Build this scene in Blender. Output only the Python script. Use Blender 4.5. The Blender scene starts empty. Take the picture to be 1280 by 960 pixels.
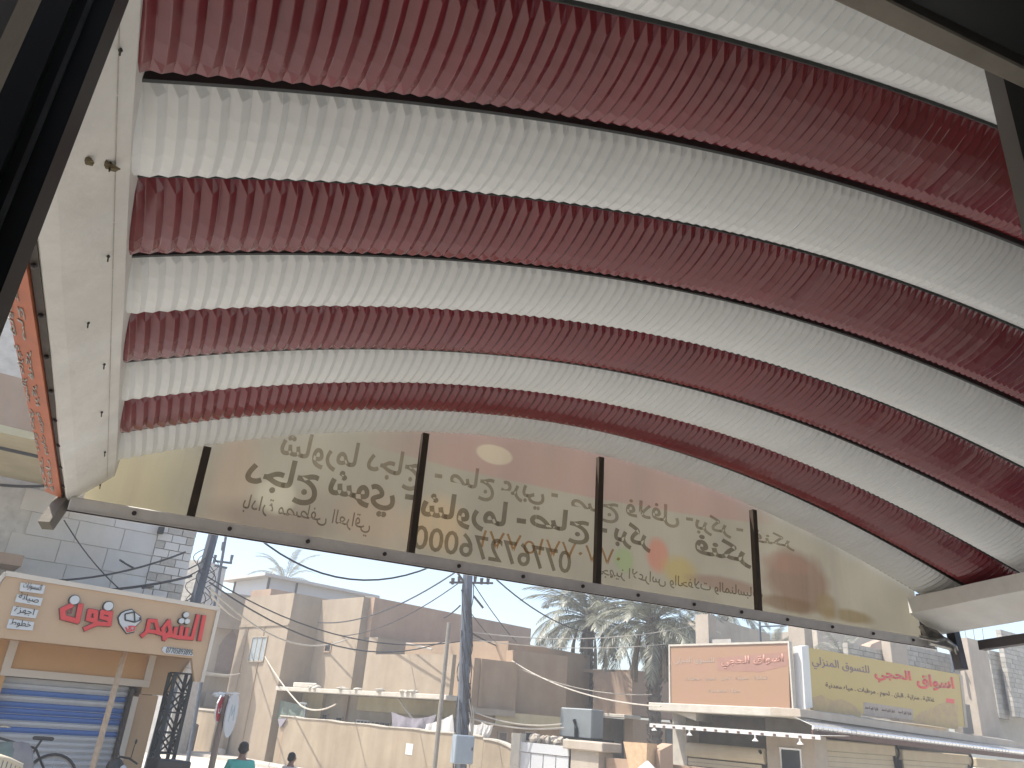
import bpy, bmesh, math, random
from math import sin, cos, radians, pi
from mathutils import Vector, Matrix
random.seed(7)
R = random.Random(11)
sc = bpy.context.scene
C = sc.collection
H = 2.55                       # eye height above the street (the viewer looks out from a raised shop front)

# ------------------------------------------------------------------ camera
FPX = 961.0
def _nrm(v): return v.normalized()
UPC = _nrm(Vector((172.0, -2180.0, FPX)))
_x = 118.0 - 640
DC = _nrm(Vector((_x, -(UPC[0]*_x + UPC[2]*FPX)/UPC[1], FPX)))
RC = DC.cross(UPC)
if RC[0] < 0: RC = -RC
def cw(c): return Vector((c.dot(RC), c.dot(DC), c.dot(UPC)))
def ray(px, py): return cw(Vector((px-640.0, py-480.0, FPX)))
cam = bpy.data.cameras.new('camera'); camo = bpy.data.objects.new('camera', cam); C.objects.link(camo)
cam.sensor_width = 36; cam.lens = FPX/1280*36; cam.clip_start = 0.05; cam.clip_end = 2000
cx, cy, cz = cw(Vector((1,0,0))), cw(Vector((0,-1,0))), cw(Vector((0,0,-1)))
M = Matrix((cx, cy, cz)).transposed().to_4x4(); M.translation = Vector((0,0,H))
camo.matrix_world = M
sc.camera = camo

# ------------------------------------------------------------------ light
SUN_AZ, SUN_EL = radians(-69), radians(60)       # measured from +Y towards +X
sd = Vector((sin(SUN_AZ)*cos(SUN_EL), cos(SUN_AZ)*cos(SUN_EL), sin(SUN_EL)))
w = bpy.data.worlds.new('World'); sc.world = w; w.use_nodes = True
nt = w.node_tree; bg = nt.nodes['Background']
sky = nt.nodes.new('ShaderNodeTexSky'); sky.sky_type = 'NISHITA'; sky.sun_disc = False
sky.sun_elevation = SUN_EL; sky.sun_rotation = SUN_AZ
sky.dust_density = 2.0; sky.air_density = 1.0; sky.ozone_density = 1.0; sky.altitude = 0
nt.links.new(sky.outputs[0], bg.inputs[0]); bg.inputs[1].default_value = 0.14
sl = bpy.data.lights.new('sun', 'SUN'); sl.energy = 3.9; sl.angle = radians(0.6); sl.color = (1.0, 0.95, 0.86)
so = bpy.data.objects.new('sun', sl); C.objects.link(so)
so.rotation_euler = (-sd).to_track_quat('-Z', 'Y').to_euler()
sc.view_settings.view_transform = 'Standard'; sc.view_settings.look = 'None'
sc.view_settings.exposure = 1.15; sc.view_settings.gamma = 1
sc.cycles.max_bounces = 8; sc.cycles.diffuse_bounces = 5

# ------------------------------------------------------------------ helpers: materials
def mat(name, col, rough=0.7, var=0.15, scale=6.0, bump=0.0, metal=0.0, streak=0.0, col2=None, spec=0.5, trans=0.0, bscale=None):
    m = bpy.data.materials.new(name); m.use_nodes = True
    t = m.node_tree; n = t.nodes; l = t.links; p = n['Principled BSDF']
    p.inputs['Roughness'].default_value = rough; p.inputs['Metallic'].default_value = metal
    p.inputs['Specular IOR Level'].default_value = spec
    tc = n.new('ShaderNodeTexCoord')
    no = n.new('ShaderNodeTexNoise'); no.inputs['Scale'].default_value = scale; no.inputs['Detail'].default_value = 6; no.inputs['Roughness'].default_value = 0.65
    l.new(tc.outputs['Object'], no.inputs['Vector'])
    cr = n.new('ShaderNodeValToRGB'); cr.color_ramp.elements[0].position = 0.3; cr.color_ramp.elements[1].position = 0.7
    c2 = col2 or tuple(c*(1-var) for c in col)
    cr.color_ramp.elements[0].color = (*c2, 1); cr.color_ramp.elements[1].color = (*[min(1, c*(1+var*0.6)) for c in col], 1)
    l.new(no.outputs['Fac'], cr.inputs[0]); out = cr.outputs[0]
    if streak:
        mp = n.new('ShaderNodeMapping'); mp.inputs['Scale'].default_value = (1.3, 1.3, 0.22); l.new(tc.outputs['Object'], mp.inputs[0])
        n2 = n.new('ShaderNodeTexNoise'); n2.inputs['Scale'].default_value = 1.6; n2.inputs['Detail'].default_value = 5; l.new(mp.outputs[0], n2.inputs['Vector'])
        r2 = n.new('ShaderNodeValToRGB'); r2.color_ramp.elements[0].position = 0.28; r2.color_ramp.elements[1].position = 0.66
        k = 1-streak*0.75; r2.color_ramp.elements[0].color = (k, k*0.96, k*0.92, 1); r2.color_ramp.elements[1].color = (1,1,1,1)
        l.new(n2.outputs['Fac'], r2.inputs[0])
        mx = n.new('ShaderNodeMix'); mx.data_type = 'RGBA'; mx.blend_type = 'MULTIPLY'; mx.inputs[0].default_value = 1
        l.new(out, mx.inputs[6]); l.new(r2.outputs[0], mx.inputs[7]); out = mx.outputs[2]
    l.new(out, p.inputs['Base Color'])
    if bump:
        nb = n.new('ShaderNodeTexNoise'); nb.inputs['Scale'].default_value = bscale or scale*6; nb.inputs['Detail'].default_value = 5
        l.new(tc.outputs['Object'], nb.inputs['Vector'])
        b = n.new('ShaderNodeBump'); b.inputs['Strength'].default_value = bump; b.inputs['Distance'].default_value = 0.02
        l.new(nb.outputs['Fac'], b.inputs['Height']); l.new(b.outputs[0], p.inputs['Normal'])
    if trans:
        tr = n.new('ShaderNodeBsdfTranslucent'); l.new(out, tr.inputs[0])
        ms = n.new('ShaderNodeMixShader'); ms.inputs[0].default_value = trans
        l.new(p.outputs[0], ms.inputs[1]); l.new(tr.outputs[0], ms.inputs[2]); l.new(ms.outputs[0], n['Material Output'].inputs[0])
    return m

MT = {
 'white_sheet': mat('white_sheet', (0.78,0.785,0.76), 0.42, 0.07, 2.5, spec=0.4, bump=0.05),
 'red_sheet': mat('red_sheet', (0.185,0.018,0.025), 0.22, 0.2, 3, spec=0.75, bump=0.06),
 'seam': mat('seam', (0.018,0.02,0.018), 0.6, 0.3, 9),
 'lining': mat('lining', (0.72,0.71,0.67), 0.55, 0.12, 5, bump=0.15, streak=0.08),
 'rust_blotch': mat('rust_spot', (0.13,0.10,0.05), 0.9, 0.5, 30),  # brown rust colour for the spots on the gutter lining
 'black_steel_and_shade': mat('black_steel_and_shade', (0.004,0.005,0.004), 0.5, 0.4, 8, spec=0.25),  # black steel, also the colour for unlit parts around the opening
 'dull_grey': mat('dull_grey', (0.06,0.06,0.055), 0.6, 0.6, 20),
 'taupe': mat('taupe', (0.17,0.15,0.12), 0.8, 0.2, 5, bump=0.2),
 'rail': mat('rail', (0.80,0.78,0.75), 0.45, 0.12, 8),
 'brown_steel_and_shade': mat('brown_steel_and_shade', (0.055,0.038,0.026), 0.6, 0.3, 12),  # brown steel, also the shaded gap beside the orange sign box
 'dark_tube': mat('dark_tube', (0.07,0.06,0.06), 0.55, 0.3, 9, metal=0.3),
 'bare_metal': mat('bare_metal', (0.35,0.33,0.30), 0.35, 0.4, 25, metal=0.8),
 'ink': mat('ink', (0.30,0.25,0.185), 0.7, 0.2, 14, trans=0.5),
 'ink_light': mat('ink_light', (0.36,0.305,0.225), 0.7, 0.2, 14, trans=0.5),
 'ink_orange': mat('ink_orange', (0.44,0.30,0.19), 0.7, 0.15, 14, trans=0.5),
 'vinyl_orange': mat('vinyl_orange', (0.50,0.14,0.055), 0.45, 0.12, 4, col2=(0.36,0.10,0.045)),
 'vinyl_grey': mat('vinyl_grey', (0.42,0.39,0.34), 0.5, 0.3, 30),
 'plaster': mat('plaster', (0.319,0.260,0.193), 0.9, 0.12, 1.2, bump=0.25, streak=0.16),
 'plaster_rose': mat('plaster_rose', (0.353,0.252,0.181), 0.9, 0.12, 1.2, bump=0.25, streak=0.12),
 'plaster_brown': mat('plaster_brown', (0.344,0.252,0.172), 0.9, 0.12, 1.2, bump=0.25, streak=0.16),
 'plaster_yellow': mat('plaster_yellow', (0.48,0.42,0.27), 0.85, 0.12, 1.5, bump=0.1, streak=0.15),
 'plaster_grey': mat('plaster_grey', (0.361,0.311,0.244), 0.9, 0.15, 1.5, bump=0.2, streak=0.2),
 'plaster_warm': mat('plaster_warm', (0.311,0.227,0.168), 0.9, 0.1, 1.2, bump=0.2, streak=0.12),
 'garden_wall': mat('garden_wall', (0.311,0.252,0.181), 0.9, 0.14, 0.9, bump=0.3, streak=0.25),
 'slab_edge': mat('slab_edge', (0.437,0.403,0.344), 0.85, 0.15, 3, bump=0.3),
 'cladding': mat('cladding', (0.571,0.554,0.521), 0.7, 0.09, 2.0, bump=0.1, streak=0.06),
 'cladding_b': mat('cladding_b', (0.529,0.512,0.483), 0.7, 0.09, 2.0, bump=0.1),
 'joint': mat('joint', (0.24,0.23,0.21), 0.9, 0.2, 5),
 'joint_pale': mat('joint_pale', (0.50,0.48,0.45), 0.9, 0.2, 5),
 'block': mat('block', (0.395,0.370,0.328), 0.95, 0.14, 3, bump=0.5),
 'block_b': mat('block_b', (0.336,0.315,0.277), 0.95, 0.14, 3, bump=0.5),
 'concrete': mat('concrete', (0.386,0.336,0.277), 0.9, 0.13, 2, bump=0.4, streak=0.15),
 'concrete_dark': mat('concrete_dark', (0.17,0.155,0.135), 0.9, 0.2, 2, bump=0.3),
 'panel_white': mat('panel_white', (0.437,0.445,0.454), 0.5, 0.05, 1),
 'roof_edge': mat('roof_edge', (0.45,0.43,0.40), 0.6, 0.1, 2),
 'fascia': mat('fascia', (0.504,0.328,0.185), 0.4, 0.04, 0.7),
 'fascia_dark': mat('fascia_dark', (0.504,0.269,0.092), 0.45, 0.06, 0.7),
 'fascia_wall': mat('fascia_wall', (0.462,0.302,0.168), 0.6, 0.06, 0.9),
 'trim': mat('trim', (0.588,0.504,0.403), 0.5, 0.05, 2),
 'slat_grey': mat('slat_grey', (0.52,0.51,0.50), 0.45, 0.08, 4),
 'slat_blue': mat('slat_blue', (0.055,0.15,0.42), 0.4, 0.08, 4),
 'letter_red': mat('letter_red', (0.62,0.035,0.03), 0.4, 0.05, 4),
 'letter_side': mat('letter_side', (0.16,0.02,0.02), 0.5, 0.1, 4),
 'white': mat('white', (0.554,0.546,0.521), 0.5, 0.05, 4),
 'black': mat('black', (0.015,0.015,0.015), 0.5, 0.2, 8),
 'dark_glass': mat('dark_glass', (0.03,0.035,0.04), 0.15, 0.2, 3),
 'window_pale': mat('window_pale', (0.30,0.34,0.36), 0.3, 0.2, 4),
 'wood': mat('wood', (0.48,0.33,0.20), 0.8, 0.2, 8),
 'lattice': mat('lattice', (0.022,0.024,0.022), 0.6, 0.3, 8),
 'ground': mat('ground', (0.52,0.47,0.39), 0.95, 0.18, 0.5, bump=0.4, bscale=9),
 'asphalt': mat('asphalt', (0.30,0.29,0.27), 0.95, 0.2, 1.2, bump=0.3, bscale=14),
 'kerb': mat('kerb', (0.420,0.386,0.336), 0.9, 0.12, 3, bump=0.2),
 'palm': mat('palm', (0.210,0.210,0.155), 0.45, 0.35, 2.0, trans=0.25),
 'palm_dry': mat('palm_dry', (0.17,0.14,0.10), 0.8, 0.3, 3),
 'trunk': mat('trunk', (0.13,0.11,0.09), 0.95, 0.4, 6, bump=0.6),
 'bush': mat('bush', (0.06,0.09,0.03), 0.6, 0.4, 3, trans=0.2),
 'pole': mat('pole', (0.10,0.115,0.14), 0.7, 0.2, 6, metal=0.2),
 'pole_wood': mat('pole_wood', (0.20,0.15,0.12), 0.9, 0.2, 5),
 'pole_grey': mat('pole_grey', (0.22,0.20,0.17), 0.8, 0.2, 5),
 'cable_dark': mat('cable_dark', (0.035,0.035,0.04), 0.7, 0.2, 5),
 'cable_pale': mat('cable_pale', (0.42,0.38,0.32), 0.7, 0.2, 5),
 'meter_blue': mat('meter_blue', (0.227,0.269,0.311), 0.5, 0.06, 5),
 'tank': mat('tank', (0.193,0.210,0.214), 0.45, 0.1, 2, metal=0.3),
 'cloth_white': mat('cloth_white', (0.605,0.588,0.571), 0.9, 0.06, 3, trans=0.2),
 'cloth_grey': mat('cloth_grey', (0.23,0.21,0.24), 0.9, 0.2, 3),
 'net_green': mat('net_green', (0.14,0.17,0.14), 0.9, 0.2, 6),
 'vinyl_fade': mat('vinyl_fade', (0.266,0.163,0.094), 0.55, 0.08, 1.2, col2=(0.29,0.165,0.11)),
 'vinyl_pink': mat('vinyl_pink', (0.278,0.151,0.115), 0.55, 0.1, 2.0),
 'vinyl_yellow': mat('vinyl_yellow', (0.378,0.277,0.084), 0.5, 0.12, 1.5, col2=(0.42,0.31,0.10)),
 'vinyl_photo': mat('vinyl_photo', (0.26,0.17,0.10), 0.6, 0.5, 5, col2=(0.42,0.31,0.11)),
 'print_grey': mat('print_grey', (0.33,0.27,0.22), 0.6, 0.15, 8),
 'print_violet': mat('print_violet', (0.17,0.11,0.15), 0.6, 0.1, 8),
 'print_brown': mat('print_brown', (0.10,0.05,0.05), 0.6, 0.1, 8),
 'print_red': mat('print_red', (0.60,0.07,0.06), 0.5, 0.1, 8),
 'print_faint': mat('print_faint', (0.40,0.20,0.15), 0.6, 0.1, 8),
 'board_faint': mat('board_faint', (0.34,0.40,0.43), 0.6, 0.1, 8),
 'interior': mat('interior', (0.09,0.082,0.075), 0.8, 0.3, 3),
 'cream': mat('cream', (0.504,0.437,0.319), 0.5, 0.07, 2, streak=0.06),
 'silver': mat('silver', (0.80,0.79,0.77), 0.22, 0.05, 3, metal=0.7),
 'skin': mat('skin', (0.22,0.12,0.075), 0.6, 0.1, 10),
 'hair': mat('hair', (0.012,0.010,0.009), 0.7, 0.3, 30),
 'teal': mat('teal', (0.08,0.36,0.30), 0.85, 0.1, 6),
 'shirt_pale': mat('shirt_pale', (0.55,0.50,0.45), 0.85, 0.1, 6),
 'jeans': mat('jeans', (0.04,0.05,0.09), 0.9, 0.2, 6),
 'rubber': mat('rubber', (0.02,0.02,0.02), 0.8, 0.2, 8),
 'stop_red': mat('stop_red', (0.34,0.022,0.035), 0.5, 0.1, 5),
 'bag': mat('bag', (0.13,0.17,0.14), 0.8, 0.3, 5),
 'grey_box': mat('grey_box', (0.20,0.18,0.17), 0.7, 0.2, 5),
 'ac_white': mat('ac_white', (0.58,0.55,0.50), 0.6, 0.1, 5),
 'rubble': mat('rubble', (0.40,0.35,0.29), 0.95, 0.25, 8, bump=0.4),
 'rust': mat('rust', (0.12,0.07,0.05), 0.9, 0.3, 10),
 'niche': mat('niche', (0.20,0.15,0.125), 0.9, 0.2, 3),
 'screen_blue': mat('screen_blue', (0.03,0.03,0.035), 0.3, 0.1, 3),
}

def ink(name, tint, col, fac):
    m = bpy.data.materials.new(name); m.use_nodes = True; n = m.node_tree.nodes; l = m.node_tree.links; p = n['Principled BSDF']
    p.inputs['Base Color'].default_value = (*col, 1); p.inputs['Roughness'].default_value = 0.6
    no = n.new('ShaderNodeTexNoise'); no.inputs['Scale'].default_value = 14; tc = n.new('ShaderNodeTexCoord'); l.new(tc.outputs['Object'], no.inputs['Vector'])
    mr = n.new('ShaderNodeMapRange'); mr.inputs[1].default_value = 0.3; mr.inputs[2].default_value = 0.7; mr.inputs[3].default_value = fac*0.6; mr.inputs[4].default_value = fac*1.3; l.new(no.outputs['Fac'], mr.inputs[0])
    tr = n.new('ShaderNodeBsdfTransparent'); tr.inputs[0].default_value = (*tint, 1); ms = n.new('ShaderNodeMixShader'); l.new(mr.outputs[0], ms.inputs[0])
    l.new(tr.outputs[0], ms.inputs[1]); l.new(p.outputs[0], ms.inputs[2]); l.new(ms.outputs[0], n['Material Output'].inputs[0]); MT[name] = m
ink('ink', (0.77,0.75,0.71), (0.16,0.14,0.11), 0.16)
ink('ink_light', (0.84,0.81,0.77), (0.20,0.17,0.13), 0.10)
ink('ink_orange', (0.90,0.74,0.58), (0.35,0.18,0.08), 0.12)

# ------------------------------------------------------------------ helpers: objects
LOC = {}
def tag(o, label=None, cat=None, group=None, kind=None):
    if label: o['label'] = label
    if cat: o['category'] = cat
    if group: o['group'] = group
    if kind: o['kind'] = kind
    return o
def thing(name, label, cat, loc=(0,0,0), group=None):
    o = bpy.data.objects.new(name, None); C.objects.link(o); o.location = loc; o.empty_display_size = 0.2
    LOC[o.name] = Vector(loc)
    return tag(o, label, cat, group)

class MB:
    """collects shapes in world coordinates, builds one mesh object"""
    def __init__(s): s.v = []; s.f = []; s.mi = []; s.m = 0
    def add(s, vs, fs):
        b = len(s.v); s.v += [Vector(v) for v in vs]; s.f += [tuple(b+i for i in f) for f in fs]; s.mi += [s.m]*len(fs); return s
    def hexa(s, a, b):        # two quads (4 corners each, same order)
        return s.add(list(a)+list(b), [(0,1,2,3)[::-1], (4,5,6,7), (0,1,5,4), (1,2,6,5), (2,3,7,6), (3,0,4,7)])
    def box(s, x0,x1,y0,y1,z0,z1):
        return s.hexa([(x0,y0,z0),(x1,y0,z0),(x1,y1,z0),(x0,y1,z0)], [(x0,y0,z1),(x1,y0,z1),(x1,y1,z1),(x0,y1,z1)])
    def obox(s, o, a, b, c):
        o, a, b, c = Vector(o), Vector(a), Vector(b), Vector(c)
        return s.hexa([o,o+a,o+a+b,o+b], [o+c,o+a+c,o+a+b+c,o+b+c])
    def prism(s, pts, off):
        n = len(pts); pts = [Vector(p) for p in pts]; off = Vector(off)
        return s.add(pts+[p+off for p in pts], [tuple(range(n))[::-1], tuple(range(n,2*n))]+[(i,(i+1)%n,n+(i+1)%n,n+i) for i in range(n)])
    def tube(s, pts, r, n=6, cap=True, r2=None):
        pts = [Vector(p) for p in pts]; k = len(pts); vs = []
        for i, p in enumerate(pts):
            d = (pts[min(i+1,k-1)]-pts[max(i-1,0)]).normalized()
            up = Vector((0,0,1)) if abs(d.z) < 0.95 else Vector((0,1,0))
            a = d.cross(up).normalized(); b = a.cross(d)
            rr = r[i] if isinstance(r, (list, tuple)) else (r if r2 is None else r+(r2-r)*i/(k-1))
            for j in range(n):
                t = 2*pi*(j+0.5)/n; vs.append(p+a*cos(t)*rr+b*sin(t)*rr)
        fs = [(i*n+j, i*n+(j+1)%n, (i+1)*n+(j+1)%n, (i+1)*n+j) for i in range(k-1) for j in range(n)]
        if cap: fs += [tuple(range(n))[::-1], tuple(range((k-1)*n, k*n))]
        return s.add(vs, fs)
    def bar(s, p, q, w_, h_=None):
        return s.tube([p, q], w_*0.7071, 4)
    def ball(s, c, rx, ry=None, rz=None, n=10, m=7, jit=0):
        ry = ry or rx; rz = rz or rx; c = Vector(c); vs = [c+Vector((0,0,-rz))]
        for i in range(1, m):
            ph = -pi/2+pi*i/m
            for j in range(n):
                t = 2*pi*j/n; q = 1+R.uniform(-jit, jit)
                vs.append(c+Vector((rx*cos(ph)*cos(t)*q, ry*cos(ph)*sin(t)*q, rz*sin(ph)*q)))
        vs.append(c+Vector((0,0,rz))); L = len(vs)-1; fs = []
        for j in range(n):
            fs.append((0, 1+(j+1)%n, 1+j)); fs.append((L, L-n+j, L-n+(j+1)%n))
        for i in range(m-2):
            for j in range(n):
                a = 1+i*n; fs.append((a+j, a+(j+1)%n, a+n+(j+1)%n, a+n+j))
        return s.add(vs, fs)
    def build(s, name, m, parent=None, smooth=False, label=None, kind=None, bevel=0):
        root = Vector((0,0,0))
        if parent is not None:
            p = parent
            while p.parent: p = p.parent
            root = LOC.get(p.name, Vector((0,0,0)))
        me = bpy.data.meshes.new(name); me.from_pydata([v-root for v in s.v], [], s.f)
        ms = m if isinstance(m, (list, tuple)) else [m]
        for k in ms: me.materials.append(MT[k] if isinstance(k, str) else k)
        if len(ms) > 1:
            for i, p_ in enumerate(me.polygons): p_.material_index = s.mi[i]
        bm = bmesh.new(); bm.from_mesh(me); bmesh.ops.recalc_face_normals(bm, faces=bm.faces)
        if bevel: bmesh.ops.bevel(bm, geom=[e for e in bm.edges if len(e.link_faces)==2 and e.calc_face_angle(0)>0.6], offset=bevel, segments=1, affect='EDGES')
        bm.to_mesh(me); bm.free()
        if smooth:
            for p_ in me.polygons: p_.use_smooth = True
        o = bpy.data.objects.new(name, me); C.objects.link(o)
        if parent is not None: o.parent = parent
        if label: o['label'] = label
        if kind: o['kind'] = kind
        return o

def copy_tree(o, parent=None):
    c = o.copy(); C.objects.link(c)
    if parent is not None: c.parent = parent
    else: LOC[c.name] = Vector(o.location)
    for ch in list(o.children): copy_tree(ch, c)
    return c

class Fr:
    """vertical reference plane: u along it, v horizontally behind it, z up (absolute)"""
    def __init__(s, ox, oy, ux, uy):
        L = math.hypot(ux, uy); s.o = Vector((ox, oy)); s.u = Vector((ux/L, uy/L)); s.v = Vector((-s.u.y, s.u.x))
    def p(s, u, v, z):
        q = s.o+s.u*u+s.v*v; return Vector((q.x, q.y, z))
    def hit(s, px, py, v=0.0):
        r = ray(px, py); o = s.o+s.v*v
        t = o.dot(s.v)/(r.x*s.v.x+r.y*s.v.y)
        q = Vector((r.x*t, r.y*t)); return (q-s.o).dot(s.u), H+r.z*t
    def w(s, px, py, v=0.0):
        u, z = s.hit(px, py, v); return s.p(u, v, z)
    def U(s): return Vector((s.u.x, s.u.y, 0))
    def V(s): return Vector((s.v.x, s.v.y, 0))
    def box(s, mb, u0, u1, v0, v1, z0, z1):
        return mb.obox(s.p(u0, v0, z0), s.U()*(u1-u0), s.V()*(v1-v0), (0,0,z1-z0))
    def poly(s, mb, pts, v0, v1):      # pts (u,z)
        return mb.prism([s.p(u, v0, z) for u, z in pts], s.V()*(v1-v0))
def atY(px, py, Y):
    r = ray(px, py)*(Y/ray(px, py).y); return Vector((r.x, r.y, H+r.z))
def ground(px, py):
    r = ray(px, py); t = -H/r.z; return Vector((r.x*t, r.y*t, 0))

# ------------------------------------------------------------------ helpers: Arabic lettering
_AR = {'ا':'FE8D FE8E','أ':'FE83 FE84','ب':'FE8F FE90 FE91 FE92','ة':'FE93 FE94','ت':'FE95 FE96 FE97 FE98','ث':'FE99 FE9A FE9B FE9C','ج':'FE9D FE9E FE9F FEA0',
 'ح':'FEA1 FEA2 FEA3 FEA4','خ':'FEA5 FEA6 FEA7 FEA8','د':'FEA9 FEAA','ذ':'FEAB FEAC','ر':'FEAD FEAE','ز':'FEAF FEB0','س':'FEB1 FEB2 FEB3 FEB4','ش':'FEB5 FEB6 FEB7 FEB8',
 'ص':'FEB9 FEBA FEBB FEBC','ط':'FEC1 FEC2 FEC3 FEC4','ع':'FEC9 FECA FECB FECC','غ':'FECD FECE FECF FED0','ف':'FED1 FED2 FED3 FED4','ق':'FED5 FED6 FED7 FED8',
 'ك':'FED9 FEDA FEDB FEDC','ل':'FEDD FEDE FEDF FEE0','م':'FEE1 FEE2 FEE3 FEE4','ن':'FEE5 FEE6 FEE7 FEE8','ه':'FEE9 FEEA FEEB FEEC','و':'FEED FEEE','ى':'FEEF FEF0',
 'ي':'FEF1 FEF2 FEF3 FEF4','ئ':'FE89 FE8A FE8B FE8C'}
_AR = {k: [chr(int(x, 16)) for x in v.split()] for k, v in _AR.items()}
def shape(s):
    s = s.replace('لا', '\u0001'); out = []
    for i, ch in enumerate(s):
        prev = s[i-1] if i else ' '; nxt = s[i+1] if i+1 < len(s) else ' '
        pj = len(_AR.get(prev, [])) == 4
        if ch == '\u0001': out.append(chr(0xFEFC) if pj else chr(0xFEFB)); continue
        f = _AR.get(ch)
        if not f: out.append(ch); continue
        nj = nxt == '\u0001' or nxt in _AR
        if len(f) == 4: out.append(f[3] if pj and nj else f[1] if pj else f[2] if nj else f[0])
        else: out.append(f[1] if pj else f[0])
    out = out[::-1]; r = ''.join(out)
    import re                                       # digit runs keep their own order
    return re.sub(r'[0-9٠-٩]{2,}', lambda m_: m_.group(0)[::-1], r)
def text(name, s, m, parent, o, xd, yd, width, height=None, depth=0.004, bold=0.0, arabic=True, label=None):
    """flat or raised lettering: o = left bottom corner of the box it fills, xd/yd unit directions"""
    cu = bpy.data.curves.new(name, 'FONT'); cu.body = shape(s) if arabic else s
    cu.offset = bold; cu.resolution_u = 3; cu.extrude = 0.0
    ob = bpy.data.objects.new(name, cu); C.objects.link(ob)
    dg = bpy.context.evaluated_depsgraph_get(); me = bpy.data.meshes.new_from_object(ob.evaluated_get(dg))
    bpy.data.objects.remove(ob); bpy.data.curves.remove(cu)
    if not len(me.vertices): return None
    xs = [v.co.x for v in me.vertices]; ys = [v.co.y for v in me.vertices]
    x0, x1, y0, y1 = min(xs), max(xs), min(ys), max(ys); kx = width/(x1-x0); ky = (height/(y1-y0)) if height else kx
    o = Vector(o); xd = Vector(xd).normalized(); yd = Vector(yd).normalized(); nd = xd.cross(yd)
    p = parent
    while p.parent: p = p.parent
    root = LOC.get(p.name, Vector((0,0,0)))
    for v in me.vertices:
        v.co = o+xd*((v.co.x-x0)*kx)+yd*((v.co.y-y0)*ky)+nd*(v.co.z*kx)-root
    bm = bmesh.new(); bm.from_mesh(me)
    r = bmesh.ops.extrude_face_region(bm, geom=list(bm.faces))
    bmesh.ops.translate(bm, verts=[g for g in r['geom'] if isinstance(g, bmesh.types.BMVert)], vec=nd*depth)
    bmesh.ops.recalc_face_normals(bm, faces=bm.faces); bm.to_mesh(me); bm.free()
    me.materials.append(MT[m]); ob = bpy.data.objects.new(name, me); C.objects.link(ob); ob.parent = parent
    if label: ob['label'] = label
    return ob

# ================================================================== SETTING: ground
mb = MB(); mb.add([(-900,-60,0),(900,-60,0),(900,1400,0),(-900,1400,0)], [(0,1,2,3)])
tag(mb.build('ground', 'ground'), kind='structure')
mb = MB(); mb.add([(-60,-2,0.004),(60,-2,0.004),(60,9.5,0.004),(-60,13.5,0.004)], [(0,1,2,3)])
tag(mb.build('road', 'asphalt'), kind='structure')

# ================================================================== CANOPY
HC = [0.06967534804561301, 0.38581677891130595, -0.08797542293094673, -0.0003274913810002861, 0.0007136242795151015, 0.009569979113679775, -0.016493691493281115, 0.027951599981226434]
XL, XR = -0.30, 4.78
def hv(X, Y):
    t = Y-2.2; c = HC
    e = c[0]+c[1]*X+c[2]*X*X+c[3]*X**3+c[4]*X**4+c[5]*t*X+c[6]*t*X*X+c[7]*t*t*X
    return H+0.809-0.09*(Y-3.4)+e
canopy = thing('arched_canopy', 'arched canopy of crimped red and white metal bands over the shop front', 'canopy', (2.3, 2.0, H+0.7))
SEAMS = [0.39, 0.69, 0.99, 1.29, 1.59, 1.89, 2.19, 2.49, 2.79, 3.09, 3.38]
NC = 140                                    # crimps along each arch
PH = [(0.0,0.0),(0.44,1.0),(0.50,1.0),(0.94,0.0)]
PROF = [(0.000,0.043,0.0),(0.012,0.042,0.05),(0.11,0.024,1.1),(0.26,0.008,1.05),(0.42,-0.003,1.0),(0.58,-0.008,0.95),
        (0.74,-0.006,0.85),(0.87,0.006,0.45),(0.985,0.041,0.05),(1.0,0.043,0.0)]
def roof_panel(k, red=False):
    y0, y1 = SEAMS[k], SEAMS[k+1]; rr = random.Random(k*7+1)
    vs = []; nt_ = len(PROF)
    phase = rr.random()
    cols = []
    for i in range(NC):
        for ph, a in PH: cols.append(((i+ph+phase)/NC, a, rr.uniform(0.8, 1.15)))
    gap = 0.003
    for s, a, q in cols:
        X = XL+(XR-XL)*s
        for t, dz, am in PROF:
            Y = y0+gap+(y1-y0-2*gap)*t
            e = 0.02; sl_ = (hv(X+e, Y)-hv(X-e, Y))/(2*e); n = Vector((-sl_, 0, 1)).normalized()
            A = 0.0105*am*q
            off = dz+(a-0.5)*A*(1.25 if red else 1.0)
            vs.append(Vector((X, Y, hv(X, Y)+0.012))+n*(off)+Vector((0, rr.uniform(-1,1)*0.0006, 0)))
    nc = len(cols)
    fs = [(i*nt_+j, (i+1)*nt_+j, (i+1)*nt_+j+1, i*nt_+j+1) for i in range(nc-1) for j in range(nt_-1)]
    m = MB().add(vs, fs)
    return m
# colours by band, counted outward from the street end: white, red, white, ...
for k in range(len(SEAMS)-1):
    white = (len(SEAMS)-2-k) % 2 == 0
    roof_panel(k, not white).build('roof_panel', 'white_sheet' if white else 'red_sheet', canopy, label='white crimped roof band' if white else 'dark red crimped roof band')
for k, y in enumerate(SEAMS):               # folded seam standing in every joint
    m = MB(); N = 90; prev = None; vs = []; r_ = 0.0015+0.0035*((k % 2 == 1))
    for i in range(N+1):
        X = XL+(XR-XL)*i/N; z = hv(X, y)+(0.048 if k % 2 else 0.056)
        vs += [(X, y-0.010, z+0.010), (X, y-r_, z-0.007-r_), (X, y+r_, z-0.007-r_), (X, y+0.010, z+0.010)]
    fs = [(i*4+a, i*4+(a+1) % 4, i*4+4+(a+1) % 4, i*4+4+a) for i in range(N) for a in range(4)]
    m.add(vs, fs); m.build('seam', 'seam', canopy)

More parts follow.
